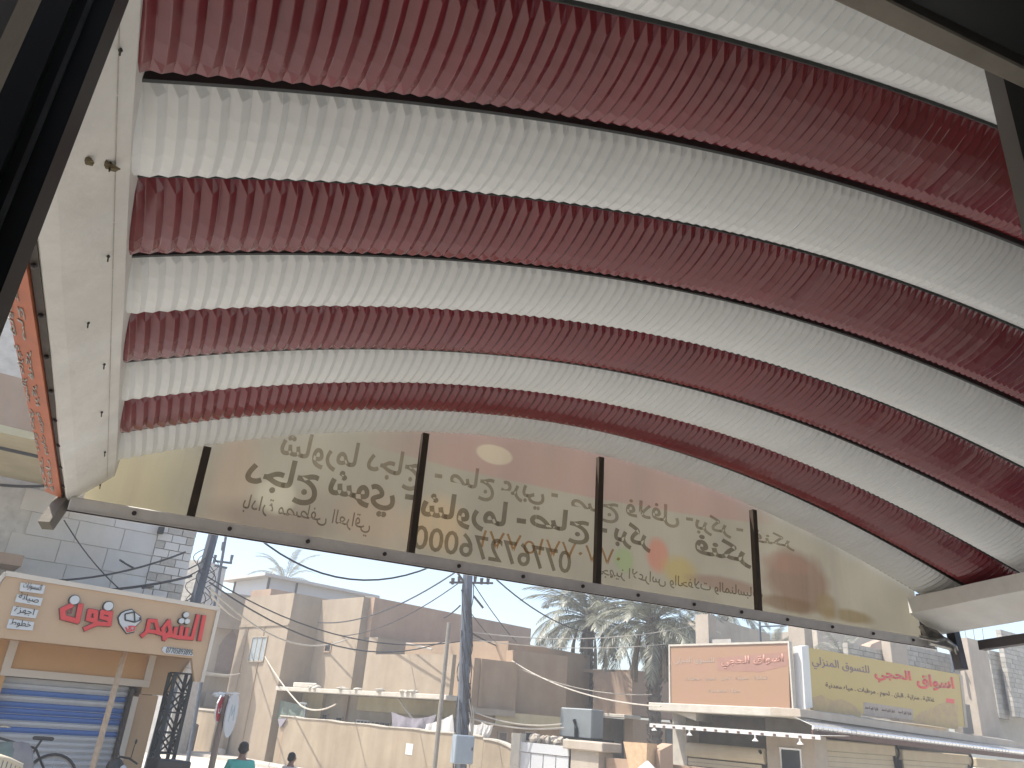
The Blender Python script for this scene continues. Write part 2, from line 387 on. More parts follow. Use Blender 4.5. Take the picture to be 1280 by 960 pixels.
# left and right edge gutters: slanted folded white sheet with end cap, folds and rivets
def beamZ(Y, z): return H+z-0.09*(Y-3.4)
def gutter(side):
    m = MB()
    def sec(Y):
        if side < 0:
            x = -0.268-0.028*(3.4-Y)
            return [(x-0.01, Y, beamZ(Y,0.80)), (x-0.012, Y, beamZ(Y,0.672)), (x, Y, beamZ(Y,0.662)), (x+0.030, Y, beamZ(Y,0.683)), (x+0.134, Y, beamZ(Y,0.790)), (x+0.137, Y, beamZ(Y,0.90)), (x, Y, beamZ(Y,0.95))]
        return [(4.443, Y, beamZ(Y,0.90)), (4.445, Y, beamZ(Y,0.805)), (4.655, Y, beamZ(Y,0.712)), (4.69, Y, beamZ(Y,0.70)), (4.70, Y, beamZ(Y,0.71)), (4.70, Y, beamZ(Y,0.86))]
    ys = [0.66+0.2285*i for i in range(13)] if side < 0 else [0.66+0.225*i for i in range(13)]
    ss = [sec(y) for y in ys]; n = len(ss[0])
    vs = [Vector(p)+Vector((R.uniform(-1,1)*0.0015, 0, R.uniform(-1,1)*0.0015)) for s in ss for p in s]
    fs = [(i*n+j, i*n+(j+1)%n, (i+1)*n+(j+1)%n, (i+1)*n+j) for i in range(len(ys)-1) for j in range(n)]
    fs += [tuple(range(n)), tuple(range((len(ys)-1)*n, len(ys)*n))]
    m.add(vs, fs)
    return m.build('edge_gutter', 'lining', canopy, label='left folded white edge gutter' if side < 0 else 'right folded white edge gutter')
gutter(-1); gutter(1)
m = MB()                                    # thin lap line of the folded lining
for a in range(14):
    Y0 = 0.7+a*0.19; x = lambda Y: -0.268-0.028*(3.4-Y)
    m.bar((x(Y0)+0.112, Y0, beamZ(Y0,0.7655)), (x(Y0+0.185)+0.112, Y0+0.185, beamZ(Y0+0.185,0.7655)), 0.0014)
m.build('lap_joint', 'vinyl_grey', canopy)
for (px, py) in [(150,62),(137,207),(135,320),(110,403),(130,455),(127,515),(131,565),(125,606)]:   # nails poking through the lining
    r = ray(px, py)
    # intersect the slanted lining plane at this pixel
    best = None
    for i in range(400):
        Y = 0.6+i*0.0075; x = r.x/r.y*Y; z = r.z/r.y*Y
        xo = -0.268-0.028*(3.4-Y); f = (x-xo-0.03)/0.105; zz = 0.683+f*0.107-0.09*(Y-3.4)
        d = abs(z-zz)
        if best is None or d < best[0]: best = (d, x, Y, z)
    _, x, Y, z = best
    m = MB(); m.tube([(x, Y, H+z+0.004), (x+0.004, Y-0.008, H+z-0.018)], 0.0018, 5); m.ball((x+0.001, Y, H+z-0.001), 0.004, n=6, m=4)
    m.build('rivet', 'dull_grey', canopy)
for q, (px, py, s_) in enumerate([(112,202,0.009),(135,206,0.014)]):
    pass
m = MB()
for j, (px, py) in enumerate([(111,202),(133,206),(137,207)]):
    Y = 1.40; p = atY(px, py, Y); 
    r = ray(px, py); best = None
    for i in range(400):
        Y = 0.6+i*0.0075; x = r.x/r.y*Y; z = r.z/r.y*Y
        xo = -0.268-0.028*(3.4-Y); f = (x-xo-0.03)/0.105; zz = 0.683+f*0.107-0.09*(Y-3.4)
        if best is None or abs(z-zz) < best[0]: best = (abs(z-zz), x, Y, z)
    _, x, Y, z = best
    m.ball((x, Y, H+z), 0.010+0.004*j, 0.013, 0.0035, n=12, m=5, jit=0.3)
m.build('rust_spot', 'rust_blotch', canopy)
m = MB(); m.box(4.80,4.86,0.7,3.18,0,0.001); m.v = [Vector((v.x, v.y, beamZ(v.y, 0.60)+(0.055 if i >= 4 else 0))) for i, v in enumerate(m.v)]
m.build('edge_tube', 'dark_tube', canopy, label='dark square tube under the right gutter')
# steel arch ribs hidden above the panels carry the sheets to the gutters
m = MB(); m.bar((4.74,3.30,H+0.80),(4.735,3.27,H+0.50),0.055); m.build('bracket_stub', 'dark_tube', canopy, label='cut end of a dark steel leg at the right corner')
m = MB(); m.bar(atY(82,622,3.42), atY(57,657,3.36), 0.045); m.build('bracket_stub', 'taupe', canopy, label='cut end of a steel leg at the left corner')

# ------------------------------------------------------------------ end banner (tympanum), seen from behind
YB = 3.42
def bx(px, py): p = atY(px, py, YB); return p.x, p.z
banner = thing('end_banner', 'long cream vinyl shop banner closing the arch end, its lettering showing through mirrored', 'banner', (2.2, YB, H+0.65))
def banner_mat():
    m = bpy.data.materials.new('banner_vinyl'); m.use_nodes = True; t = m.node_tree; n = t.nodes; l = t.links; p = n['Principled BSDF']
    p.inputs['Roughness'].default_value = 0.55
    g = n.new('ShaderNodeTexCoord'); sx = n.new('ShaderNodeSeparateXYZ'); l.new(g.outputs['Object'], sx.inputs[0])
    def math_(op, a, b=None, c=None):
        q = n.new('ShaderNodeMath'); q.operation = op
        for i, v in enumerate((a, b, c)):
            if v is None: continue
            if isinstance(v, (int, float)): q.inputs[i].default_value = v
            else: l.new(v, q.inputs[i])
        return q.outputs[0]
    X, Z = sx.outputs[0], sx.outputs[2]
    def mix(fac, a, b):
        q = n.new('ShaderNodeMix'); q.data_type = 'RGBA'
        l.new(fac, q.inputs[0])
        for i, v in ((6, a), (7, b)):
            if isinstance(v, tuple): q.inputs[i].default_value = (*v, 1)
            else: l.new(v, q.inputs[i])
        return q.outputs[2]
    def noise(s, d=4):
        q = n.new('ShaderNodeTexNoise'); q.inputs['Scale'].default_value = s; q.inputs['Detail'].default_value = d; l.new(g.outputs['Object'], q.inputs['Vector']); return q.outputs['Fac']
    def ramp(v, a, b): 
        q = n.new('ShaderNodeMapRange'); q.inputs[1].default_value = a; q.inputs[2].default_value = b; l.new(v, q.inputs[0]); return q.outputs[0]
    col = mix(ramp(noise(1.6), 0.35, 0.65), (0.355,0.32,0.24), (0.41,0.37,0.28))
    ox, oz = 2.2, H+0.65
    wob = math_('MULTIPLY', math_('SUBTRACT', noise(5), 0.5), 0.30)
    def blob(px, py, rx, rz, c, soft=0.35, amt=0.9, wb=1.0):
        nonlocal col
        x, z = bx(px, py); dx = math_('DIVIDE', math_('SUBTRACT', X, x-ox), rx); dz = math_('DIVIDE', math_('SUBTRACT', Z, z-oz), rz)
        d = math_('SQRT', math_('ADD', math_('MULTIPLY', dx, dx), math_('MULTIPLY', dz, dz)))
        d = math_('ADD', d, math_('MULTIPLY', wob, 2.2*wb))
        f = math_('MULTIPLY', ramp(d, 1.0, 1.0-soft), amt); col = mix(f, col, c)
    # printed pictures: pinkish plate, burgers, wraps, vegetables (soft, seen from the back)
    blob(120,620,0.42,0.5,(0.52,0.45,0.28),0.6,0.8)
    blob(290,610,0.12,0.42,(0.50,0.36,0.25),0.6,0.5)
    blob(335,650,0.34,0.10,(0.27,0.22,0.17),0.5,0.8)
    blob(400,640,0.22,0.16,(0.34,0.28,0.21),0.6,0.6)
    blob(345,620,0.10,0.09,(0.60,0.55,0.40),0.3,0.6,0.3)
    blob(470,650,0.22,0.18,(0.46,0.34,0.23),0.6,0.6)
    blob(545,655,0.20,0.16,(0.56,0.40,0.22),0.5,0.6)
    blob(780,700,0.075,0.08,(0.30,0.36,0.18),0.4,0.8,0.5)
    blob(822,695,0.085,0.11,(0.50,0.22,0.15),0.4,0.8,0.5)
    blob(850,715,0.16,0.10,(0.42,0.32,0.12),0.5,0.75)
    blob(905,730,0.30,0.05,(0.28,0.18,0.13),0.4,0.7)
    blob(998,725,0.30,0.20,(0.26,0.17,0.12),0.35,0.85,0.8)
    blob(985,705,0.24,0.07,(0.34,0.21,0.15),0.4,0.6)
    blob(985,755,0.26,0.05,(0.22,0.14,0.08),0.4,0.7)
    blob(1060,770,0.26,0.05,(0.25,0.19,0.10),0.4,0.85)
    blob(1035,758,0.12,0.09,(0.27,0.20,0.11),0.4,0.8)
    # red band along the top, lower edge a shallow curve
    pts = [bx(*q) for q in ((455,556),(600,592),(740,622),(930,652))]
    (x1,z1),(x2,z2),(x3,z3) = pts[0], pts[1], pts[3]
    A = ((z3-z1)/(x3-x1)-(z2-z1)/(x2-x1))/(x3-x2); B = (z2-z1)/(x2-x1)-A*(x1+x2); Cc = z1-A*x1*x1-B*x1
    wx = math_('ADD', X, ox); zb = math_('ADD', math_('ADD', math_('MULTIPLY', math_('MULTIPLY', wx, wx), A), math_('MULTIPLY', wx, B)), Cc-oz)
    up = ramp(math_('SUBTRACT', Z, zb), -0.006, 0.006)
    fl = math_('MULTIPLY', up, math_('MULTIPLY', ramp(X, bx(440,556)[0]-ox, bx(560,560)[0]-ox), ramp(X, bx(975,640)[0]-ox, bx(915,640)[0]-ox)))
    col = mix(math_('MULTIPLY', fl, 0.92), col, (0.41,0.28,0.225))
    blob(618,568,0.11,0.055,(0.58,0.50,0.34),0.15,0.75,0.2)
    # creases and streaks
    mp = n.new('ShaderNodeMapping'); mp.inputs['Scale'].default_value = (7,1,0.5); l.new(g.outputs['Object'], mp.inputs[0])
    q = n.new('ShaderNodeTexNoise'); q.inputs['Scale'].default_value = 1.1; q.inputs['Detail'].default_value = 5; l.new(mp.outputs[0], q.inputs['Vector'])
    col = mix(math_('MULTIPLY', ramp(q.outputs['Fac'], 0.52, 0.75), 0.35), col, (0.36,0.30,0.22))
    x_, _ = bx(1040,700); seam_ = ramp(math_('ABSOLUTE', math_('SUBTRACT', X, x_-ox)), 0.035, 0.0)
    col = mix(math_('MULTIPLY', seam_, 0.5), col, (0.34,0.31,0.25))
    l.new(col, p.inputs['Base Color'])
    b = n.new('ShaderNodeBump'); b.inputs['Strength'].default_value = 0.5; b.inputs['Distance'].default_value = 0.05
    l.new(q.outputs['Fac'], b.inputs['Height']); l.new(b.outputs[0], p.inputs['Normal'])
    tr = n.new('ShaderNodeBsdfTranslucent'); l.new(col, tr.inputs[0]); ms = n.new('ShaderNodeMixShader'); ms.inputs[0].default_value = 0.5
    l.new(p.outputs[0], ms.inputs[1]); l.new(tr.outputs[0], ms.inputs[2]); l.new(ms.outputs[0], n['Material Output'].inputs[0])
    return m
MT['banner'] = banner_mat()
m = MB(); N = 60; x0, x1 = -0.22, 4.60; vs = []; RW = 14
for i in range(N+1):
    X = x0+(x1-x0)*i/N; zt = hv(X, 3.38)+0.075; zb = H+0.66
    for j in range(RW+1):
        t = j/RW; vs.append((X, YB+0.006*sin(X*9+1.3)*sin(t*3.1)+0.004*sin(X*23+t*4), zb+(max(zt, zb+0.02)-zb)*t))
fs = [(i*(RW+1)+j, (i+1)*(RW+1)+j, (i+1)*(RW+1)+j+1, i*(RW+1)+j+1) for i in range(N) for j in range(RW)]
m.add(vs, fs); m.build('banner_sheet', 'banner', banner, smooth=True)
m = MB(); m.box(-0.26,4.66,YB-0.05,YB-0.012,H+0.622,H+0.676); m.build('bottom_rail', 'rail', banner, bevel=0.004)
m = MB(); m.box(-0.26,4.66,YB-0.058,YB-0.0502,H+0.6165,H+0.6215); m.build('rail_lip', 'dark_tube', banner)
for i in range(14):
    X = -0.02+i*0.345+R.uniform(-0.015,0.015)
    m = MB(); m.tube([(X,YB-0.0505,H+0.650),(X,YB-0.058,H+0.650)], 0.009, 8); m.ball((X,YB-0.060,H+0.650),0.006,n=6,m=4); m.build('bolt', 'dark_tube', banner)
for k in (0.0525,0.333,0.628,0.9425):
    X = k*YB; m = MB(); m.box(X-0.016,X+0.016,YB-0.045,YB-0.014,H+0.677,hv(X,3.36)+0.02); m.build('frame_bar', 'brown_steel_and_shade', banner)
m = MB(); m.box(4.595,4.635,YB-0.045,YB-0.008,H+0.677,hv(4.6,3.36)+0.05); m.build('end_post', 'dark_tube', banner)
m = MB()                                     # crumpled metal flashing at the right corner
pp = [(4.50,3.33,0.745),(4.60,3.30,0.72),(4.66,3.32,0.665),(4.72,3.26,0.60),(4.66,3.27,0.62),(4.56,3.32,0.64)]
pp = [Vector((a,b,H+c)) for a,b,c in pp]; cc = sum(pp, Vector())/6+Vector((0,-0.04,0.01))
m.add(pp+[cc]+[p+Vector((0.01,0.03,-0.008)) for p in pp], [(i,(i+1)%6,6) for i in range(6)]+[(i,(i+1)%6,7+(i+1)%6,7+i) for i in range(6)])
m.tube([(4.48,3.34,H+0.67),(4.56,3.29,H+0.655),(4.63,3.27,H+0.67),(4.68,3.25,H+0.63),(4.72,3.27,H+0.59)],0.012,6)
m.build('corner_flashing', 'bare_metal', banner)
BX, BZ = Vector((-1,0,0)), Vector((0,0,1))
def btext(s, pxl, pyl, pxr, pyr, hh, m_='ink', bold=0.022, arabic=True, name='lettering', dy=0.0):
    """mirrored line: (pxl,pyl) lower left as seen from inside, (pxr,pyr) lower right"""
    xl, zl = bx(pxl, pyl); xr, zr = bx(pxr, pyr)
    text(name, s, m_, banner, (xr, YB-0.0105, zr), Vector((xl-xr, 0, zl-zr)), BZ, math.hypot(xr-xl, zr-zl), hh, 0.0015, bold, arabic)
btext('شاورما دجاج', 345,585, 522,616, 0.185,'ink_light')
btext('- صاج عربي -', 540,618, 695,642, 0.165,'ink_light')
btext('صاج فلافل -', 712,648, 865,668, 0.150,'ink_light')
btext('بركر -', 868,668, 928,676, 0.125,'ink_light')
btext('فنكر', 940,682, 992,690, 0.100,'ink_light')
btext('دجاج شوي -', 300,623, 514,652, 0.20,'ink',0.03)
btext('شاورما -', 523,655, 655,672, 0.165,'ink',0.03)
btext('صاج -', 660,672, 757,686, 0.170,'ink',0.03)
btext('بركر', 766,684, 812,692, 0.150,'ink',0.035)
btext('فنكر', 868,700, 938,712, 0.150,'ink',0.035)
btext('07767276000', 514,686, 712,718, 0.115,'ink',0.012,False,'phone_number')
btext('٠٧٧٠٧٧١٥٧٧١', 600,684, 774,708, 0.085,'ink_orange',-0.004,False,'phone_number')
btext('بادارة مصطفى العراقي', 300,646, 460,672, 0.10,'ink',0.004)
btext('تجهيز الاعراس والحفلات والمناسبات', 745,722, 952,752, 0.072,'ink',0.004)

# ------------------------------------------------------------------ orange side sign box, outside the left gutter
side = thing('side_sign_box', 'narrow orange vinyl sign box with pale script hung along the left gutter', 'sign', (-0.36, 2.4, H+0.7))
def sx_(Y, a): return (-0.352 if a else -0.292)-0.030*(3.4-Y)
def sideZ(Y): return H+0.668-0.080*(Y-3.4)
m = MB(); ys = [1.0+0.24*i for i in range(11)]; vs = []
for y in ys: vs += [(sx_(y,1), y, sideZ(y)+0.015), (sx_(y,0), y, sideZ(y)), (sx_(y,0), y, sideZ(y)+0.42), (sx_(y,1), y, sideZ(y)+0.42)]
fs = [(i*4+a, i*4+(a+1)%4, i*4+4+(a+1)%4, i*4+4+a) for i in range(10) for a in range(4)]+[(0,1,2,3),(40,41,42,43)]
m.add(vs, fs); m.build('vinyl_face', 'vinyl_orange', side)
for row, (off, words) in enumerate(((0.034, ['شاورما دجاج', 'صاج عربي', 'بركر فنكر', 'وجبات سريعة', 'فلافل']), (0.010, ['توصيل مجاني', 'شاورما لحم', 'عصائر طازجة', 'دجاج شوي', 'بركر']))):
    for i, s_ in enumerate(words):
        Y0 = 1.30+i*0.42; Y1 = Y0+0.37; cx0 = (sx_(Y0,0)+sx_(Y0,1))/2-0.025+off; cx1 = (sx_(Y1,0)+sx_(Y1,1))/2-0.025+off
        zf = lambda Y, x: sideZ(Y)+0.015*(sx_(Y,0)-x)/(sx_(Y,0)-sx_(Y,1))
        p0 = Vector((cx0, Y0, zf(Y0,cx0)-0.0025)); p1 = Vector((cx1, Y1, zf(Y1,cx1)-0.0025))
        text('lettering', s_, 'vinyl_grey', side, p0, (p1-p0).normalized(), Vector((-0.06,0,0.015)).normalized(), 0.37, 0.019, 0.002, 0.02)
m = MB(); m.box(0,1,1.0,3.4,0,1)
m.v = [Vector(((-0.290 if v.x < 0.5 else -0.272)-0.029*(3.4-v.y), v.y, sideZ(v.y)+(0.01 if v.z < 0.5 else 0.3))) for v in m.v]
m.build('gap_shade', 'brown_steel_and_shade', side)  # dark strip painted as the shade between sign box and gutter
for i in range(9):
    Y = 1.5+i*0.22; m = MB(); m.ball((-0.281-0.029*(3.4-Y), Y, sideZ(Y)+0.006), 0.007, n=7, m=5); m.build('bolt', 'dark_tube', side)

# ------------------------------------------------------------------ near frame of the opening the viewer stands in
ft = thing('left_door_post', 'black steel post crossing the upper left corner, closest to the viewer', 'post', (-0.15, 0.62, 0))
m = MB(); Yp = 0.62
m.box(-0.295*Yp,-0.198*(Yp+0.05),Yp,Yp+0.05,0,H+1.5); m.build('post', 'black_steel_and_shade', ft)
m = MB(); m.box(-0.243*Yp,-0.238*Yp,Yp-0.006,Yp-0.0005,0,H+1.5); m.build('pale_seam', 'dull_grey', ft)  # paler grey line along the seam of the post
m = MB(); m.box(-0.262*Yp,-0.257*Yp,Yp-0.012,Yp-0.0005,0,H+1.5); m.build('flange', 'black_steel_and_shade', ft)
m = MB(); m.box(-1.6,-0.36*Yp,0.70,0.78,H+0.35,H+1.5); tag(m.build('wall_panel', 'taupe'), 'dull taupe wall panel left of the black post', 'wall')
fr = thing('right_door_post', 'black steel post crossing the upper right corner', 'post', (1.29, 0.60, 0))
m = MB(); m.box(1.342,1.375,0.602,0.64,0,H+1.3); m.build('post', 'black_steel_and_shade', fr)
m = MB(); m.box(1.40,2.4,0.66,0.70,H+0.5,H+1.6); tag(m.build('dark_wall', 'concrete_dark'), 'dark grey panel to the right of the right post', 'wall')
lz = lambda X: H+1.116+(X-0.8)*0.146
m = MB(); m.hexa([(0.2,0.555,lz(0.2)),(1.40,0.565,lz(1.40)),(1.40,0.60,lz(1.40)),(0.2,0.60,lz(0.2))],[(0.2,0.555,lz(0.2)+0.1),(1.40,0.565,lz(1.40)+0.1),(1.40,0.60,lz(1.40)+0.1),(0.2,0.60,lz(0.2)+0.1)])
tag(m.build('lintel', 'taupe', bevel=0.003), 'taupe beam crossing the top right corner above the opening', 'beam')
m = MB(); m.hexa([(0.2,-2.5,lz(0.2)+0.012),(2.4,-2.5,lz(2.4)+0.012),(2.4,0.553,lz(2.4)+0.012),(0.2,0.553,lz(0.2)+0.012)],[(0.2,-2.5,lz(0.2)+0.1),(2.4,-2.5,lz(2.4)+0.1),(2.4,0.553,lz(2.4)+0.1),(0.2,0.553,lz(0.2)+0.1)])
tag(m.build('soffit', 'black_steel_and_shade'), 'soffit board in the top right corner, coloured black for the unlit ceiling', 'ceiling')  # near black colour stands in for the unlit shop ceiling

# ================================================================== PHONE SHOP (left)
S = Fr(0, 15.5, 1, 0.20)
shop = thing('phone_shop', 'orange fronted phone shop with closed blue striped roller shutter and red raised lettering', 'shop', S.p(0,0,0))
VB = 1.1
(uTL, zTL), (uTR, zTR) = S.hit(10,718), S.hit(271,762)
zT = (zTL+zTR)/2; uA = uTL; uB = uTR
zBm = (S.hit(0,797)[1]+S.hit(240,823)[1])/2
uC = S.hit(240,823)[0]; zDrop = S.hit(255,853)[1]
m = MB(); S.poly(m, [(uA-0.02,zTL),(uB,zTR),(uB,zDrop),(S.hit(243,853)[0],zDrop),(uC,zBm),(uA-1.2,zBm),(uA-0.35,zBm)][:5]+[(uA-0.25,zBm)], 0, 0.12)
m.build('fascia_board', 'fascia', shop)
m = MB()
S.poly(m, [(uA-0.06,zTL-0.03),(uA-0.04,zTL+0.05),(uB+0.05,zTR+0.05),(uB+0.05,zTR-0.02)], -0.04, 0.14)
m.build('fascia_trim', 'trim', shop)
m = MB(); S.poly(m, [(uB,zTR),(uB+0.06,zTR),(uB+0.04,zDrop),(uB-0.02,zDrop)], -0.04, 0.14); m.build('fascia_trim', 'trim', shop)
m = MB(); S.poly(m, [(uA-0.30,zBm+0.2),(uA-0.02,zTL),(uA-0.07,zTL+0.03),(uA-0.38,zBm+0.2)], -0.04, 0.14); m.build('fascia_trim', 'trim', shop)
m = MB(); S.box(m, uA-0.3, uB-0.02, 0.121, VB-0.01, zBm+0.02, zBm+0.10); m.build('soffit', 'fascia_dark', shop)
m = MB(); S.box(m, uA-0.3, uB-0.02, VB-0.2, VB+1.0, zT-0.35, zT-0.2); m.build('box_top', 'concrete', shop)
# recessed wall: orange lintel panel in a pale frame, wedge, pier
h = lambda px, py, v=VB: S.hit(px, py, v)
uF0, zF0 = h(5,832); uF1, zF1 = h(184,856)
zFb = (zF0+zF1)/2
m = MB(); S.box(m, uF0, uF1, VB, VB+0.2, zFb, zBm+0.30); m.build('lintel_panel', 'fascia_dark', shop)
m = MB(); S.box(m, uF0-0.02, uF1+0.03, VB-0.05, VB-0.003, zFb-0.10, zFb+0.02); m.build('lintel_frame', 'trim', shop)
uf = h(187,835)[0]
m = MB(); S.box(m, uf-0.06, uf+0.06, VB-0.05, VB-0.004, zFb+0.022, zBm+0.25); m.build('lintel_frame', 'trim', shop)
uf = h(14,815)[0]
m = MB(); S.box(m, uf-0.07, uf+0.06, VB-0.05, VB-0.004, zFb+0.022, zBm+0.25); m.build('lintel_frame', 'trim', shop)
wed = [h(186,835), h(240,826), h(209,870), h(176,867)]
m = MB(); S.poly(m, [(wed[0][0], zBm+0.3), (wed[1][0]+0.1, zBm+0.3), (wed[1][0]-0.02, wed[1][1]), (wed[2][0], wed[2][1]), (wed[3][0], wed[2][1])], VB+0.01, VB+0.35); m.build('side_gusset', 'fascia_wall', shop)
m = MB(); a = wed[1]; b = wed[2]; m.bar(S.p(a[0]-0.02, VB-0.02, a[1]), S.p(b[0], VB-0.02, b[1]), 0.05); m.build('gusset_trim', 'trim', shop)
uP0, uP1 = h(170,885)[0], h(195,885)[0]
m = MB(); S.box(m, uP0, uP1, VB+0.02, VB+0.5, 0.0, wed[2][1]-0.01); m.build('pier', 'fascia_wall', shop)
m = MB(); S.box(m, uP0-0.10, uP0-0.003, VB-0.02, VB+0.2, 0.0, wed[2][1]-0.05); m.build('pier_trim', 'trim', shop)
m = MB(); S.box(m, uA-1.8, h(-4,880)[0], VB+0.02, VB+0.5, 0.0, zBm+0.2); m.build('pier', 'fascia_dark', shop)
m = MB(); S.box(m, uP1, uP1+0.02, VB+0.5, VB+5, 0, 3.5); S.box(m, uA-1.8, uP1, VB+0.6, VB+5, 3.4, 3.5); m.build('side_wall', 'concrete', shop)
m = MB(); S.box(m, uP0-0.02-0.13, uP0-0.101, VB+0.0, VB+0.15, 0.0, zFb-0.15); m.build('shutter_rail', 'brown_steel_and_shade', shop)
sh = MB(); S.box(sh, h(-10,880)[0], uP0-0.16, VB+0.24, VB+0.30, 0.0, zFb-0.1); shut = sh.build('roller_shutter', 'slat_grey', shop)
zt = zFb-0.10; pitch = 0.098; us0, us1 = h(-10,880)[0], uP0-0.16
zblue = h(70,868)[1]; k0 = int(round((zt-zblue)/pitch))
meshes = {}
for k in range(int(zt/pitch)):
    z1 = zt-k*pitch; z0 = z1-pitch+0.008; rel = k-k0
    blue = rel in (0, 2, 3, 4, 6)
    m = MB(); q = [(0,0.235),(0.035,0.205),(0.075,0.205),(z1-z0,0.235)]
    vs = []
    for uu in (us0, us1): vs += [S.p(uu, VB+v_, z0+dz) for dz, v_ in q]
    m.add(vs, [(0,1,5,4),(1,2,6,5),(2,3,7,6),(3,0,4,7)]); m.build('slat', 'slat_blue' if blue else 'slat_grey', shut, label='blue slat' if blue else None)
# raised red lettering, white dots, emblem, small plates
def front(px, py): return S.w(px, py, -0.07)
up = Vector((0,0,1)); SU = S.U()
def shoptext(s, pxl, pyl, pxr, pyr, hgt, m_, bold=0.02, depth=0.05, arabic=True, name='lettering'):
    a, b = front(pxl, pyl), front(pxr, pyr); n = (b-a)
    text(name, s, m_, shop, a, n.normalized(), up, n.length, hgt, depth, bold, arabic)
# sheared letters drawn as strokes so they keep the chunky cut-out form of the sign
def strokes(lines, wpx, m_=('letter_red','letter_side'), name='letter'):
    for side_, mm in enumerate(m_):
        mbb = MB()
        for ln in lines:
            for (p, q) in zip(ln[:-1], ln[1:]):
                a, b = S.hit(*p, -0.07), S.hit(*q, -0.07)
                a = Vector((a[0], a[1])); b = Vector((b[0], b[1])); d = (b-a).normalized(); wd = wpx*0.0165*(1.0 if side_ == 0 else 1.28); n = Vector((-d.y, d.x))*wd/2; e = d*wd*0.35
                v0, v1 = (-0.075, -0.05) if side_ == 0 else (-0.0495, -0.002)
                S.poly(mbb, [tuple(a-e-n), tuple(b+e-n), tuple(b+e+n), tuple(a-e+n)], v0-0.0004*len(mbb.f)/6*0.2, v1)
        mbb.build(name if side_ == 0 else 'letter_back', mm, shop)
Z1 = lambda x, y: (x/7.387, 710+y/7.387)
Z2 = lambda x, y: (130+x/7.387, 710+y/7.387)
strokes([[Z1(745,345),Z1(715,490),Z1(585,455),Z1(578,385),Z1(660,345)]], 4.6)                       # final nun / kaf form
strokes([[Z1(665,365),Z1(655,415),Z1(628,412)]], 1.6, ('letter_side',))
strokes([[Z1(1025,410),Z1(1010,520),Z1(905,512),Z1(835,540),Z1(790,560)],[Z1(1010,420),Z1(945,405),Z1(940,455),Z1(1000,470)],[Z1(880,510),Z1(885,405),Z1(830,395),Z1(815,470),Z1(880,490)]], 4.0)
strokes([[Z2(925,450),Z2(885,660)]], 3.9)
strokes([[Z2(870,440),Z2(815,650),Z2(690,640),Z2(610,620)],[Z2(770,560),Z2(755,640)],[Z2(720,545),Z2(705,640)],[Z2(665,555),Z2(650,630)]], 3.6)
strokes([[Z2(620,625),Z2(600,490),Z2(545,560),Z2(560,655),Z2(600,600)],[Z2(600,625),Z2(495,595)]], 3.6)
strokes([[Z2(505,600),Z2(480,490),Z2(420,485),Z2(400,580),Z2(480,590)],[Z2(410,575),Z2(355,625)]], 3.6)
for p_, r_ in ((Z1(690,295),0.085),(Z1(1003,352),0.085),(Z2(43,352),0.0),(Z2(760,432),0.055),(Z2(718,488),0.055),(Z2(770,492),0.055)):
    if not r_: continue
    u_, z_ = S.hit(*p_, -0.09)
    for nm, rr, v0, v1, mm in (('letter_dot', r_*0.85, -0.10, -0.06, 'white'), ('dot_rim', r_*1.05, -0.0595, -0.004, 'black')):
        m = MB(); m.prism([S.p(u_+rr*cos(2*pi*i/14), v0, z_+rr*sin(2*pi*i/14)) for i in range(14)], S.V()*(v1-v0)); m.build(nm, mm, shop)
def outline(pts, off0, off1, mm, nm):
    m = MB(); S.poly(m, [S.hit(*p, -0.07) for p in pts], off0, off1); m.build(nm, mm, shop)
cl = [Z2(x,y) for x,y in ((200,400),(260,385),(300,420),(340,450),(342,490),(310,520),(285,545),(280,585),(215,600),(185,560),(150,510),(140,460),(165,420))]
cen = (sum(p[0] for p in cl)/len(cl), sum(p[1] for p in cl)/len(cl))
outline([(cen[0]+(p[0]-cen[0])*1.10, cen[1]+(p[1]-cen[1])*1.10) for p in cl], -0.03, -0.002, 'black', 'emblem_rim')
outline(cl, -0.05, -0.0305, 'white', 'emblem_plate')
def pl(lines, wd, v0, mm, nm):
    m = MB()
    for ln in lines:
        for p, q in zip(ln[:-1], ln[1:]): m.bar(S.w(*p, v0), S.w(*q, v0), wd)
    m.build(nm, mm, shop)
pl([[Z2(195,425),Z2(280,405),Z2(285,500),Z2(195,480),Z2(195,425)]], 0.022, -0.055, 'black', 'emblem_phone')
pl([[Z2(285,500),Z2(335,480),Z2(330,455)]], 0.018, -0.058, 'black', 'emblem_line')
pl([[Z2(200,545),Z2(215,590),Z2(275,575),Z2(285,540),Z2(225,540)],[Z2(225,575),Z2(240,545),Z2(255,575)]], 0.02, -0.058, 'letter_red', 'emblem_mark')
plates = [((190,135,418,165,398,240,180,212),'اكسسوارات'),((160,243,395,280,372,352,137,312),'صيانة'),((122,352,355,390,328,465,97,438),'اجهزة'),((85,470,315,500,300,578,58,557),'خطوط')]
for c, s in plates:
    pts = [Z1(c[0],c[1]),Z1(c[2],c[3]),Z1(c[4],c[5]),Z1(c[6],c[7])]
    hs = [S.hit(*p, -0.04) for p in pts]
    m = MB(); S.poly(m, hs, -0.05, -0.003); m.build('small_plate', 'white', shop, label='small white plate')
    a = S.w(pts[3][0]+3.5, pts[3][1]-2.4, -0.052); b = S.w(pts[2][0]-3.5, pts[2][1]-1.8, -0.052)
    text('plate_word', s, 'black', shop, a, (b-a).normalized(), up, (b-a).length, 0.125, 0.006, 0.0)
ph = [Z2(552,724),Z2(812,758),Z2(824,814),Z2(562,788),Z2(534,758)]
m = MB(); S.poly(m, [S.hit(*p,-0.03) for p in ph], -0.03, -0.003); m.build('number_plate', 'white', shop)
a = S.w(*Z2(568,782), -0.032); b = S.w(*Z2(812,806), -0.032)
